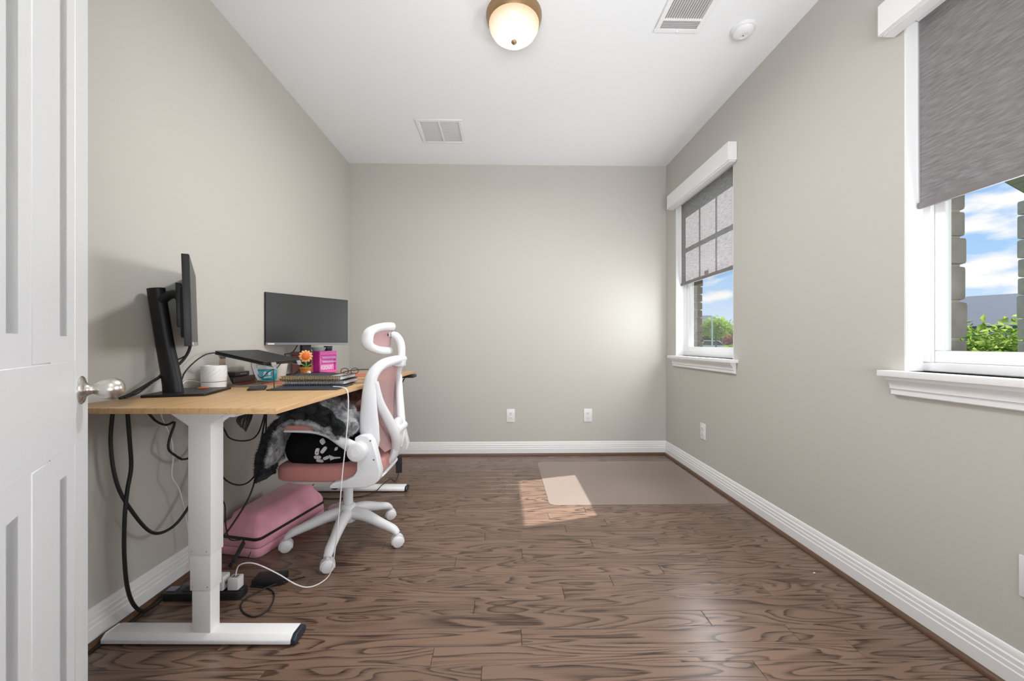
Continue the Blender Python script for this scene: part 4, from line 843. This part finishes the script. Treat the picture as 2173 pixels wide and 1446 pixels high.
band('short_fold', [(-1.066, 0.492), (-1.055, 0.560), (-1.030, 0.640), (-0.985, 0.684), (-0.925, 0.696), (-0.86, 0.684), (-0.805, 0.650)], 0.022, 1.768, 1.915, 'fur_grey', 0.004)
band('dark_roll', [(-1.02, 0.738), (-0.95, 0.752), (-0.87, 0.752), (-0.80, 0.728), (-0.755, 0.680), (-0.742, 0.640)], 0.058, 1.765, 1.93, 'fur_black', 0.008)
band('grey_heap', [(-0.87, 0.752), (-0.815, 0.757), (-0.762, 0.735), (-0.728, 0.695), (-0.712, 0.655), (-0.728, 0.632)], 0.046, 1.79, 1.98, 'fur_grey', 0.014)
band('under_tuck', [(-0.96, 0.690), (-0.90, 0.690), (-0.84, 0.672), (-0.79, 0.642), (-0.745, 0.622)], 0.040, 1.778, 1.92, 'fur_grey', 0.010)
def fuzz(o, n, m, ln, seed):
    rnd = random.Random(seed); me = o.data; b_ = MB(); k = len(me.polygons)
    for _ in range(n):
        f = me.polygons[rnd.randrange(k)]; ws = [rnd.random() for _ in f.vertices]; sw = sum(ws); q = Vector((0, 0, 0))
        for w_, vi in zip(ws, f.vertices): q += me.vertices[vi].co * (w_ / sw)
        d = (f.normal + Vector((rnd.uniform(-.7, .7), rnd.uniform(-.7, .7), rnd.uniform(-.9, .5)))).normalized(); s_ = d.orthogonal().normalized() * 0.0006
        b_.add([q - s_, q + s_, q + d * ln * rnd.uniform(0.5, 1.3)], [(0, 1, 2)])
    me2 = bpy.data.meshes.new('pile'); me2.from_pydata(b_.v, [], b_.f); me2.materials.append(MATS[m]); h = bpy.data.objects.new('pile', me2); C.objects.link(h); h.parent = o; h['kind'] = 'stuff'
for i_, o_ in enumerate([q_ for q_ in bl.children]): fuzz(o_, 5000, o_.data.materials[0].name, 0.010, 40 + i_)
br = thing('brown_throw', (-0.85, 2.25, 0.66), 'crumpled brown fleece blanket heaped behind the grey throw on the chair', 'blanket')
MB().blob((-0.785, 2.085, 0.712), (0.105, 0.165, 0.088), 2.3, 56, 34, amp=0.020, fr=17).build('crumple', 'fur_brown', br, smooth=True, ang=80)

# ---------------------------------------------------------------- pink case on the floor
mat('pink_velvet', (0.88, 0.36, 0.47), 0.65, var=0.28, vscale=9, sheen=0.5); mat('zip_black', (0.012, 0.012, 0.020), 0.5)
cs = thing('pink_case', (-1.24, 2.19, 0.0), 'pink velvet zip-up case lying on the floor under the desk', 'case')
Mc = frame((-1.262, 2.185, 0.0), R(-13))
def cs_l(z_, ins, nseg=5, bulge=0.0):
    return [tuple(Mc @ Vector((x, y, z_ + bulge * max(0.0, y) ))) for x, y in rrect(-0.130 + ins, 0.130 - ins, -0.245 + ins, 0.245 - ins, max(0.012, 0.03 - ins * 0.2), nseg)]
b_ = MB().rings([cs_l(0.001, 0.006), cs_l(0.008, 0.0), cs_l(0.044, 0.0), cs_l(0.048, 0.003), cs_l(0.052, 0.0), cs_l(0.086, 0.002)]); b_.build('lower_shell', 'pink_velvet', cs, smooth=True, ang=50)
MB().rings([cs_l(0.0465, 0.0012), cs_l(0.0495, 0.0012)]).build('seam_piping', 'dusty_pink', cs)
MB().rings([cs_l(0.086, 0.003), cs_l(0.087, -0.002), cs_l(0.097, -0.002), cs_l(0.099, 0.003)]).build('zipper', 'zip_black', cs, smooth=True, ang=40)
MB().rings([cs_l(0.0985, 0.004), cs_l(0.115, 0.004), cs_l(0.132, 0.012, bulge=0.03), cs_l(0.148, 0.030, bulge=0.08), cs_l(0.160, 0.042, bulge=0.12), cs_l(0.186, 0.050, bulge=0.15), cs_l(0.197, 0.066, bulge=0.15), cs_l(0.201, 0.088, bulge=0.15), cs_l(0.202, 0.118, bulge=0.15)]).build('domed_lid', 'pink_velvet', cs, smooth=True, ang=80)
MB().tube([(-1.262, 1.945, 0.092), (-1.272, 1.935, 0.075), (-1.285, 1.905, 0.03), (-1.290, 1.880, 0.006), (-1.280, 1.850, 0.004)], 0.0018, 6, smooth=5, ref=(0, 1, 0.4), r2=0.011).build('strap', 'zip_black', cs, smooth=True)
MB().tube([(-1.258, 1.945, 0.090), (-1.245, 1.935, 0.070), (-1.232, 1.928, 0.040), (-1.245, 1.925, 0.006)], 0.0016, 6, smooth=5).build('pull_cord', 'zip_black', cs, smooth=True)

# ---------------------------------------------------------------- power strip, chargers and cables
ps = thing('power_strip', (-1.22, 1.645, 0.0), 'black power strip on the floor behind the near desk leg', 'power strip')
MB().prism(rrect(-1.395, -1.075, 1.612, 1.672, 0.016, 3), 'Z', 0.001, 0.032).build('body', 'black_plastic', ps, bevel=0.004)
for i in range(5): MB().prism(rrect(-1.322 + 0.052 * i, -1.282 + 0.052 * i, 1.625, 1.659, 0.006, 2), 'Z', 0.0315, 0.0345).build('socket', 'black_rubber', ps)
MB().box(-1.385, -1.350, 1.628, 1.656, 0.0315, 0.037).build('switch', 'bezel_grey', ps, bevel=0.002)
t = thing('charger_block', (-1.195, 1.640, 0.0345), 'square white charger plugged into the strip right beside the desk leg', 'charger')
MB().box(-1.225, -1.148, 1.618, 1.662, 0.0352, 0.092).build('casing', 'white_plastic', t, bevel=0.006); MB().box(-1.148, -1.1455, 1.63, 1.65, 0.055, 0.068).build('port', 'bezel_grey', t)
t = thing('charger_cube', (-1.112, 1.640, 0.0345), 'small silver-grey charger cube with cords at the end of the strip', 'charger')
MB().box(-1.134, -1.090, 1.622, 1.660, 0.0352, 0.084).build('casing', 'cable_white', t, bevel=0.005); MB().box(-1.124, -1.100, 1.632, 1.650, 0.0838, 0.0848).build('port', 'bezel_grey', t)
t = thing('power_brick', (-1.03, 1.735, 0.0), 'flat black power brick on the floor behind the power strip', 'power brick')
Mk = frame((-1.025, 1.735, 0), R(6)); xf(MB().box(-0.062, 0.062, -0.034, 0.034, 0.001, 0.031), Mk).build('casing', 'black_plastic', t, bevel=0.004); xf(MB().box(0.060, 0.064, -0.012, 0.012, 0.010, 0.020), Mk).build('socket', 'black_rubber', t)
def cable(name, pts, r, m, label, cat='cable', smooth=7, group=None):
    o = MB().tube(pts, r, 8, smooth=smooth).build(name, m, smooth=True, ang=60, origin=pts[0]); return tag(o, label, cat, group)
cable('charging_cable', [(-0.775, 1.790, 0.8555), (-0.735, 1.772, 0.8545), (-0.708, 1.760, 0.850), (-0.694, 1.755, 0.820), (-0.694, 1.752, 0.72), (-0.704, 1.752, 0.60), (-0.718, 1.752, 0.47), (-0.733, 1.752, 0.29), (-0.752, 1.752, 0.12), (-0.770, 1.750, 0.03), (-0.795, 1.725, 0.004), (-0.835, 1.690, 0.0035), (-0.885, 1.680, 0.022), (-0.960, 1.672, 0.075), (-1.045, 1.655, 0.128), (-1.098, 1.643, 0.128), (-1.112, 1.641, 0.084)], 0.0026, 'cable_white', 'long white charging cord hanging from the desk edge to the floor charger')
cable('black_power_cord', [(-1.372, 1.399, 0.824), (-1.378, 1.396, 0.70), (-1.372, 1.41, 0.56), (-1.366, 1.452, 0.45), (-1.36, 1.53, 0.325), (-1.35, 1.60, 0.30), (-1.34, 1.67, 0.34), (-1.33, 1.76, 0.46), (-1.34, 1.84, 0.66), (-1.35, 1.87, 0.824)], 0.0058, 'black_rubber', 'thick black cord looping low under the desk left of the leg')
cable('black_power_cord', [(-1.352, 1.428, 0.824), (-1.356, 1.442, 0.70), (-1.36, 1.452, 0.60), (-1.362, 1.440, 0.52), (-1.36, 1.428, 0.43), (-1.362, 1.428, 0.30), (-1.365, 1.442, 0.17), (-1.372, 1.475, 0.08), (-1.385, 1.53, 0.020), (-1.385, 1.59, 0.010), (-1.388, 1.612, 0.014)], 0.0062, 'black_rubber', 'thick black cord dropping from the desk to the power strip')
cable('black_bent_cord', [(-1.365, 1.50, 0.822), (-1.362, 1.55, 0.752), (-1.36, 1.60, 0.722), (-1.36, 1.640, 0.725), (-1.36, 1.618, 0.67), (-1.36, 1.610, 0.625), (-1.36, 1.64, 0.59), (-1.36, 1.70, 0.555), (-1.36, 1.80, 0.60), (-1.36, 1.88, 0.822)], 0.0045, 'black_rubber', 'black cord bent sharply at the bracket left of the desk leg', smooth=3)
cable('white_thin_cord', [(-1.37, 1.58, 0.824), (-1.37, 1.59, 0.76), (-1.37, 1.635, 0.66), (-1.37, 1.645, 0.58), (-1.37, 1.64, 0.50), (-1.37, 1.68, 0.42), (-1.365, 1.72, 0.22), (-1.34, 1.70, 0.10), (-1.26, 1.68, 0.10), (-1.20, 1.655, 0.115), (-1.18, 1.645, 0.092)], 0.0022, 'cable_white', 'thin white cord hanging behind the near desk leg')
cable('slack_cord', [(-1.20, 1.64, 0.77), (-1.20, 1.70, 0.68), (-1.20, 1.735, 0.635), (-1.20, 1.82, 0.602), (-1.20, 1.905, 0.598), (-1.20, 1.96, 0.65), (-1.20, 2.02, 0.80)], 0.0034, 'black_rubber', 'short slack black cord under the desktop right of the leg')
cable('slack_cord', [(-1.22, 1.66, 0.76), (-1.22, 1.675, 0.60), (-1.22, 1.72, 0.47), (-1.22, 1.83, 0.395), (-1.22, 1.93, 0.40), (-1.22, 2.01, 0.50), (-1.22, 2.03, 0.66), (-1.22, 2.035, 0.824)], 0.0036, 'black_rubber', 'black cord hanging in a deep loop between the desk leg and the chair')
cable('diagonal_cord', [(-1.21, 2.02, 0.824), (-1.21, 2.01, 0.70), (-1.21, 1.97, 0.56), (-1.21, 1.95, 0.45), (-1.22, 1.90, 0.32), (-1.26, 1.84, 0.21), (-1.30, 1.77, 0.12), (-1.30, 1.72, 0.03), (-1.29, 1.676, 0.018)], 0.0042, 'black_rubber', 'black cord slanting from the desk down to the floor in front of the pink case')
cable('kinked_cord', [(-1.27, 1.72, 0.46), (-1.27, 1.735, 0.425), (-1.27, 1.765, 0.405), (-1.27, 1.775, 0.36), (-1.275, 1.81, 0.31), (-1.275, 1.815, 0.22), (-1.275, 1.84, 0.14), (-1.268, 1.90, 0.105)], 0.0026, 'black_rubber', 'thin kinked black cord running down to the pink case zipper', smooth=4)
t = thing('cable_tie', (-1.15, 1.75, 0.70), 'knotted bunch of black cable straps under the desktop', 'cable')
for k in range(5):
    a = R(200 + 32 * k); MB().tube([(-1.15, 1.775, 0.80), (-1.15 + 0.006 * k, 1.765, 0.755), (-1.15 + 0.012 * math.cos(a), 1.755 + 0.030 * math.cos(a), 0.725 + 0.02 * math.sin(a)), (-1.15, 1.745 + 0.018 * math.cos(a), 0.690 - 0.008 * k)], [0.004, 0.005, 0.006, 0.003], 8, smooth=4).build('strap', 'black_rubber', t, smooth=True)
cable('bundle_cord', [(-1.15, 1.78, 0.788), (-1.15, 1.85, 0.772), (-1.15, 1.93, 0.795), (-1.15, 2.0, 0.815), (-1.15, 2.06, 0.824)], 0.005, 'black_rubber', 'black cord strung along the underside of the desktop')
cable('floor_loop_cord', [(-1.090, 1.700, 0.004), (-1.020, 1.690, 0.004), (-0.965, 1.655, 0.004), (-0.935, 1.600, 0.004), (-0.926, 1.545, 0.0035), (-0.955, 1.512, 0.0035), (-1.015, 1.540, 0.0035), (-1.055, 1.590, 0.0035), (-1.045, 1.640, 0.006), (-0.990, 1.700, 0.010), (-0.930, 1.745, 0.004), (-0.89, 1.765, 0.0035)], 0.003, 'black_rubber', 'thin black cord looped on the floor to the right of the power strip')
t = thing('hanging_adapter', (-0.80, 2.96, 0.10), 'black power adapter hanging on its cord by the far desk leg', 'power brick')
Mh = frame((-0.790, 2.96, 0.0), R(18)); xf(MB().box(-0.022, 0.022, -0.030, 0.030, 0.080, 0.215), Mh).build('casing', 'black_plastic', t, bevel=0.004)
xf(MB().tube([(0, 0, 0.21), (0.002, 0, 0.26), (0.001, 0, 0.295), (0.0, 0, 0.33), (0.012, 0, 0.50), (0.014, 0.0, 0.66), (0.020, -0.005, 0.74), (0.05, -0.01, 0.80), (0.075, -0.03, 0.806)], [0.003, 0.003, 0.007, 0.003, 0.003, 0.003, 0.004, 0.004, 0.003], 8, smooth=5), Mh).build('lead', 'black_rubber', t, smooth=True)
cable('far_floor_cord', [(-0.79, 2.96, 0.078), (-0.795, 2.95, 0.05), (-0.81, 2.925, 0.020), (-0.83, 2.885, 0.052), (-0.86, 2.80, 0.046), (-0.90, 2.74, 0.012), (-0.97, 2.69, 0.004), (-1.107, 2.655, 0.004), (-1.27, 2.66, 0.004)], 0.003, 'black_rubber', 'black cord crossing the far desk foot and trailing along the floor')
# cables above the desk
cable('monitor_cable', [(-1.30, 1.655, 1.10), (-1.315, 1.66, 1.03), (-1.335, 1.655, 0.985), (-1.352, 1.636, 0.955), (-1.372, 1.612, 0.93), (-1.39, 1.56, 0.895), (-1.405, 1.49, 0.858), (-1.41, 1.46, 0.850)], 0.0055, 'black_rubber', 'thick black cable running behind the edge-on monitor stand to the desk')
cable('monitor_cable', [(-1.305, 1.66, 1.12), (-1.322, 1.665, 1.02), (-1.345, 1.655, 0.99), (-1.365, 1.625, 0.975), (-1.375, 1.585, 0.92), (-1.392, 1.52, 0.865), (-1.40, 1.47, 0.850)], 0.0034, 'black_rubber', 'thin black cable below the thick one behind the edge-on monitor stand')
cable('laptop_cable', [(-1.352, 1.853, 1.008), (-1.372, 1.822, 1.000), (-1.390, 1.782, 0.968), (-1.402, 1.745, 0.925), (-1.406, 1.728, 0.88), (-1.406, 1.722, 0.850)], 0.003, 'black_rubber', 'black power lead arching from the laptop corner down to the desk')
cable('diffuser_cable', [(-1.388, 1.842, 0.862), (-1.412, 1.81, 0.880), (-1.420, 1.77, 0.882), (-1.420, 1.745, 0.864), (-1.420, 1.735, 0.8485)], 0.0018, 'cable_white', 'thin white lead arching from the embossed diffuser to the desk')
cable('stand_cable', [(-1.302, 2.60, 0.92), (-1.27, 2.50, 0.905), (-1.262, 2.38, 0.87), (-1.27, 2.30, 0.851), (-1.26, 2.22, 0.8495)], 0.004, 'black_rubber', 'black cable curving down from the right monitor stand to the desk')
cable('stand_cable', [(-1.345, 2.63, 1.10), (-1.36, 2.55, 1.00), (-1.375, 2.48, 0.985), (-1.34, 2.42, 0.975), (-1.335, 2.36, 0.93), (-1.345, 2.33, 0.905), (-1.352, 2.345, 0.930), (-1.35, 2.38, 0.965)], 0.0032, 'black_rubber', 'black cable looping beside the white planter under the right monitor')
cable('floor_edge_cord', [(-1.386, 1.600, 0.008), (-1.392, 1.52, 0.006), (-1.398, 1.40, 0.005), (-1.400, 1.25, 0.005), (-1.396, 1.10, 0.005), (-1.390, 0.95, 0.005)], 0.0045, 'black_rubber', 'black cord lying on the floor along the left baseboard')
# ---------------------------------------------------------------- outside
mat('grass', (0.11, 0.20, 0.035), 0.95, var=0.35, vscale=3); mat('asphalt', (0.16, 0.16, 0.165), 0.9, var=0.1); mat('concrete', (0.45, 0.44, 0.42), 0.9, var=0.08)
GZ = -0.22
structure(MB().box(1.79, 180, -60, 180, GZ - 0.2, GZ).build('ground', 'grass'))
structure(MB().box(1.80, 8.0, -4.0, 2.2, GZ + 0.001, -0.03).build('porch_floor', 'concrete'))
Ms = frame((24, 44, GZ), R(-28))
structure(xf(MB().box(-60, 60, -4, 4, 0.0, 0.03), Ms).build('street', 'asphalt'))
# porch roof with a boarded soffit whose outer edge runs down to the stone column
mat('soffit', (0.26, 0.26, 0.26), 0.8, var=0.12, vscale=6, stretch=(1, 8, 1)); mat('fascia', (0.16, 0.14, 0.12), 0.8)
def edge_y(x): return 2.16 + (x - 1.79) * 0.473
pr = structure(MB().prism([(1.79, -4.0), (6.1, -4.0), (6.1, edge_y(6.1)), (1.79, edge_y(1.79))], 'Z', 2.56, 2.72).build('porch_roof', 'fascia'))
x = 1.80
while x < 5.9:
    MB().prism([(x, -3.95), (x + 0.17, -3.95), (x + 0.17, edge_y(x + 0.17) - 0.03), (x, edge_y(x) - 0.03)], 'Z', 2.535, 2.56).build('soffit_board', 'soffit', pr); x += 0.185
col = thing('stone_column', (5.72, 3.75, GZ), 'rough grey limestone porch column outside the nearer window', 'column')
zc_ = GZ
mat('limestone', (0.42, 0.38, 0.32), 0.92, var=0.35, vscale=9, bump=0.9, bscale=26)
MB().box(5.40, 5.94, 3.50, 3.90, GZ, 2.56).build('core', 'mortar', col)
while zc_ < 2.5:
    h = min(random.uniform(0.15, 0.26), 2.555 - zc_); e1 = random.uniform(0, 0.02)
    if h < 0.05: break
    for (xa, xb) in ((5.365, 5.67), (5.68, 5.995)):
        MB().box(xa + random.uniform(-0.015, 0.015), xb, 3.455 - e1, 3.52, zc_, zc_ + h - 0.010).build('stone', 'limestone', col, bevel=0.02, seg=2)
    MB().box(5.365 - e1, 5.42, 3.525, 3.94, zc_, zc_ + h - 0.010).build('stone', 'limestone', col, bevel=0.02, seg=2); zc_ += h

# foliage
def leaves(n, c, rad, size, seed, shell=0.55, up=0.0):
    rnd = random.Random(seed); b_ = MB()
    for _ in range(n):
        while True:
            p = Vector((rnd.uniform(-1, 1), rnd.uniform(-1, 1), rnd.uniform(-1, 1)))
            if p.length <= 1: break
        p = p.normalized() * (shell + (1 - shell) * rnd.random()); lump = 1 + 0.28 * mnoise.noise(Vector(p) * 2.3 + Vector((seed, 0, 0))) + 0.12 * mnoise.noise(Vector(p) * 6.0)
        q = Vector((c[0] + p.x * rad[0] * lump, c[1] + p.y * rad[1] * lump, c[2] + p.z * rad[2] * lump + up * rnd.random()))
        d = Vector((rnd.uniform(-1, 1), rnd.uniform(-1, 1), rnd.uniform(-0.5, 0.7))).normalized(); w = d.cross(Vector((rnd.uniform(-1, 1), rnd.uniform(-1, 1), 1.2))).normalized(); s_ = size * rnd.uniform(0.6, 1.3)
        n2 = d.cross(w) * s_ * 0.12
        b_.add([q, q + d * s_ * 0.5 + w * s_ * 0.28 + n2, q + d * s_, q + d * s_ * 0.5 - w * s_ * 0.28 + n2], [(0, 1, 2, 3)])
    return b_
def leaf_mat(name, c1, c2, scale):
    m = bpy.data.materials.new(name); m.use_nodes = True; t = m.node_tree; t.nodes.clear(); L = t.links.new
    tcn = N(t, 'ShaderNodeTexCoord'); n1 = N(t, 'ShaderNodeTexNoise'); n1.inputs['Scale'].default_value = scale; n1.inputs['Detail'].default_value = 3; L(tcn.outputs['Object'], n1.inputs['Vector'])
    rp = N(t, 'ShaderNodeValToRGB'); L(n1.outputs[0], rp.inputs[0]); rp.color_ramp.elements[0].position = 0.35; rp.color_ramp.elements[0].color = c1 + (1,); rp.color_ramp.elements[1].position = 0.65; rp.color_ramp.elements[1].color = c2 + (1,)
    d = N(t, 'ShaderNodeBsdfDiffuse'); L(rp.outputs[0], d.inputs[0]); tl = N(t, 'ShaderNodeBsdfTranslucent'); L(rp.outputs[0], tl.inputs[0]); mx = N(t, 'ShaderNodeMixShader'); mx.inputs[0].default_value = 0.4; L(d.outputs[0], mx.inputs[1]); L(tl.outputs[0], mx.inputs[2])
    o = N(t, 'ShaderNodeOutputMaterial'); L(mx.outputs[0], o.inputs[0]); MATS[name] = m
leaf_mat('leaf_bright', (0.13, 0.27, 0.03), (0.52, 0.60, 0.16), 7); leaf_mat('leaf_mid', (0.06, 0.17, 0.03), (0.24, 0.38, 0.07), 1.2); leaf_mat('leaf_dark', (0.025, 0.075, 0.025), (0.09, 0.18, 0.05), 1.0); leaf_mat('leaf_lime', (0.25, 0.42, 0.03), (0.50, 0.62, 0.10), 1.4); leaf_mat('blossom', (0.30, 0.10, 0.09), (0.55, 0.22, 0.22), 2.0)
mat('bark', (0.10, 0.075, 0.05), 0.9, var=0.3); mat('pale_pole', (0.62, 0.66, 0.66), 0.5)
sh = thing('leafy_shrub', (6.7, 5.2, GZ), 'bright yellow-green leafy shrub outside the nearer window', 'shrub')
MB().tube([(6.7, 5.2, GZ), (6.72, 5.22, 0.3), (6.7, 5.2, 0.7)], [0.05, 0.04, 0.02], 8).build('stem', 'bark', sh)
o = leaves(5200, (6.75, 5.15, 0.52), (1.15, 0.75, 0.78), 0.115, 3, 0.45, 0.12).build('foliage', 'leaf_bright', sh); o['kind'] = 'stuff'
def tree(name, label, c, rad, n, size, m, seed, trunk=True, cat='tree', group='plants across the street'):
    t = thing(name, (c[0], c[1], GZ), label, cat, group)
    MB().tube([(c[0], c[1], GZ), (c[0], c[1], c[2])], [0.09 if trunk else 0.05, 0.05], 8, smooth=1).build('trunk', 'bark', t)
    o = leaves(n, c, rad, size, seed, 0.5).build('foliage', m, t); o['kind'] = 'stuff'; return t
tree('street_tree', 'bright green young tree beside the pale pole in the far window view', (20.2, 36.5, 2.55), (1.35, 1.2, 0.95), 1500, 0.34, 'leaf_lime', 5)
tree('street_tree', 'low green tree in front of the grey gabled house across the street', (19.0, 39.5, 2.3), (1.2, 1.0, 0.75), 1000, 0.32, 'leaf_mid', 6)
tree('round_bush', 'dark green hedge bush behind the parked pickup', (25.2, 46.5, 1.3), (2.4, 1.4, 1.35), 1700, 0.4, 'leaf_dark', 8, False, 'shrub')
tree('round_bush', 'dark evergreen bush at the right of the far window view', (29.4, 49.5, 1.7), (1.8, 1.5, 1.6), 1300, 0.4, 'leaf_mid', 9, False, 'shrub')
tree('flowering_shrub', 'shrub with dusty red blossom across the street', (22.9, 38.9, 1.35), (0.75, 0.7, 0.6), 700, 0.26, 'blossom', 11, False, 'shrub')
tree('round_bush', 'small lime green bush at the bottom of the far window view', (19.6, 33.2, 0.35), (0.75, 0.7, 0.55), 800, 0.26, 'leaf_lime', 12, False, 'shrub')
tag(MB().tube([(18.85, 34.7, GZ), (18.85, 34.7, 3.55)], [0.075, 0.055], 10, smooth=1).build('lamp_pole', 'pale_pole', smooth=True, origin=(18.85, 34.7, GZ)), 'slim pale pole rising in front of the house in the far window view', 'pole')
# houses
mat('roof_shingle', (0.115, 0.130, 0.155), 0.9, var=0.15, vscale=3, stretch=(1, 1, 12)); mat('house_brick', (0.30, 0.30, 0.31), 0.9, var=0.1); mat('house_trim', (0.62, 0.61, 0.58), 0.7); mat('house_glass', (0.05, 0.07, 0.09), 0.1)
def house(name, loc, rz, w, d, hw, hr, ridge, label):
    h_ = thing(name, loc, label, 'house', 'houses across the street', rotz=rz)
    wall = MB().box(-w / 2, w / 2, -d / 2, d / 2, 0, hw).build('walls', 'house_brick', h_)
    W, D = w / 2 + 0.5, d / 2 + 0.5
    v = [(-W, -D, hw), (W, -D, hw), (W, D, hw), (-W, D, hw), (-ridge, 0, hr), (ridge, 0, hr), (-W, -D, hw - 0.18), (W, -D, hw - 0.18), (W, D, hw - 0.18), (-W, D, hw - 0.18)]
    MB().add(v, [(0, 1, 5, 4), (1, 2, 5), (2, 3, 4, 5), (3, 0, 4), (0, 6, 7, 1), (1, 7, 8, 2), (2, 8, 9, 3), (3, 9, 6, 0), (6, 9, 8, 7)]).build('roof', 'roof_shingle', h_)
    for i in (-1, 0, 1):
        wd = MB().box(i * w / 3.2 - 0.6, i * w / 3.2 + 0.6, -d / 2 - 0.05, -d / 2 + 0.02, hw * 0.3, hw * 0.8).build('window', 'house_trim', h_)
        MB().box(i * w / 3.2 - 0.5, i * w / 3.2 + 0.5, -d / 2 - 0.07, -d / 2 - 0.04, hw * 0.34, hw * 0.76).build('pane', 'house_glass', wd)
    return h_
house('gabled_house', (30.0, 57.5, GZ), R(-28), 8.5, 8.5, 3.2, 5.5, 0.9, 'grey house with a peaked roof seen through the far window')
house('hip_roof_house', (44.8, 34.6, GZ), R(-52), 13.0, 11.0, 2.75, 5.75, 1.5, 'house with a broad blue-grey hip roof behind the leafy shrub')
# parked pickup
mat('car_white', (0.72, 0.75, 0.78), 0.25, var=0.02); mat('car_glass', (0.02, 0.035, 0.04), 0.1); mat('tyre', (0.015, 0.015, 0.016), 0.8)
cr_ = thing('pickup_truck', (23.1, 42.7, GZ), 'white pickup truck parked across the street in the far window view', 'car', rotz=R(-28))
cbody = MB().prism([(-2.6, 0.45), (2.5, 0.45), (2.6, 0.75), (2.5, 1.02), (1.35, 1.10), (0.75, 1.62), (-0.75, 1.66), (-0.95, 1.12), (-2.6, 1.10)], 'Y', -0.92, 0.92).build('body', 'car_white', cr_, bevel=0.06)
MB().prism([(1.22, 1.12), (0.70, 1.56), (-0.68, 1.58), (-0.85, 1.14)], 'Y', -0.935, 0.935).build('side_window', 'car_glass', cr_, bevel=0.01, seg=1)
MB().box(2.52, 2.64, -0.75, 0.75, 0.55, 0.85).build('grille', 'car_glass', cr_, bevel=0.02)
for wx in (-1.65, 1.65):
    for wy in (-0.86, 0.86):
        w_ = MB().cyl((wx, wy - 0.12, 0.37), (wx, wy + 0.12, 0.37), 0.37, 20).build('wheel', 'tyre', cr_, smooth=True); MB().cyl((wx, wy - 0.13, 0.37), (wx, wy + 0.13, 0.37), 0.2, 14).build('rim', 'silver', w_, smooth=True)
bpy.context.view_layer.update()
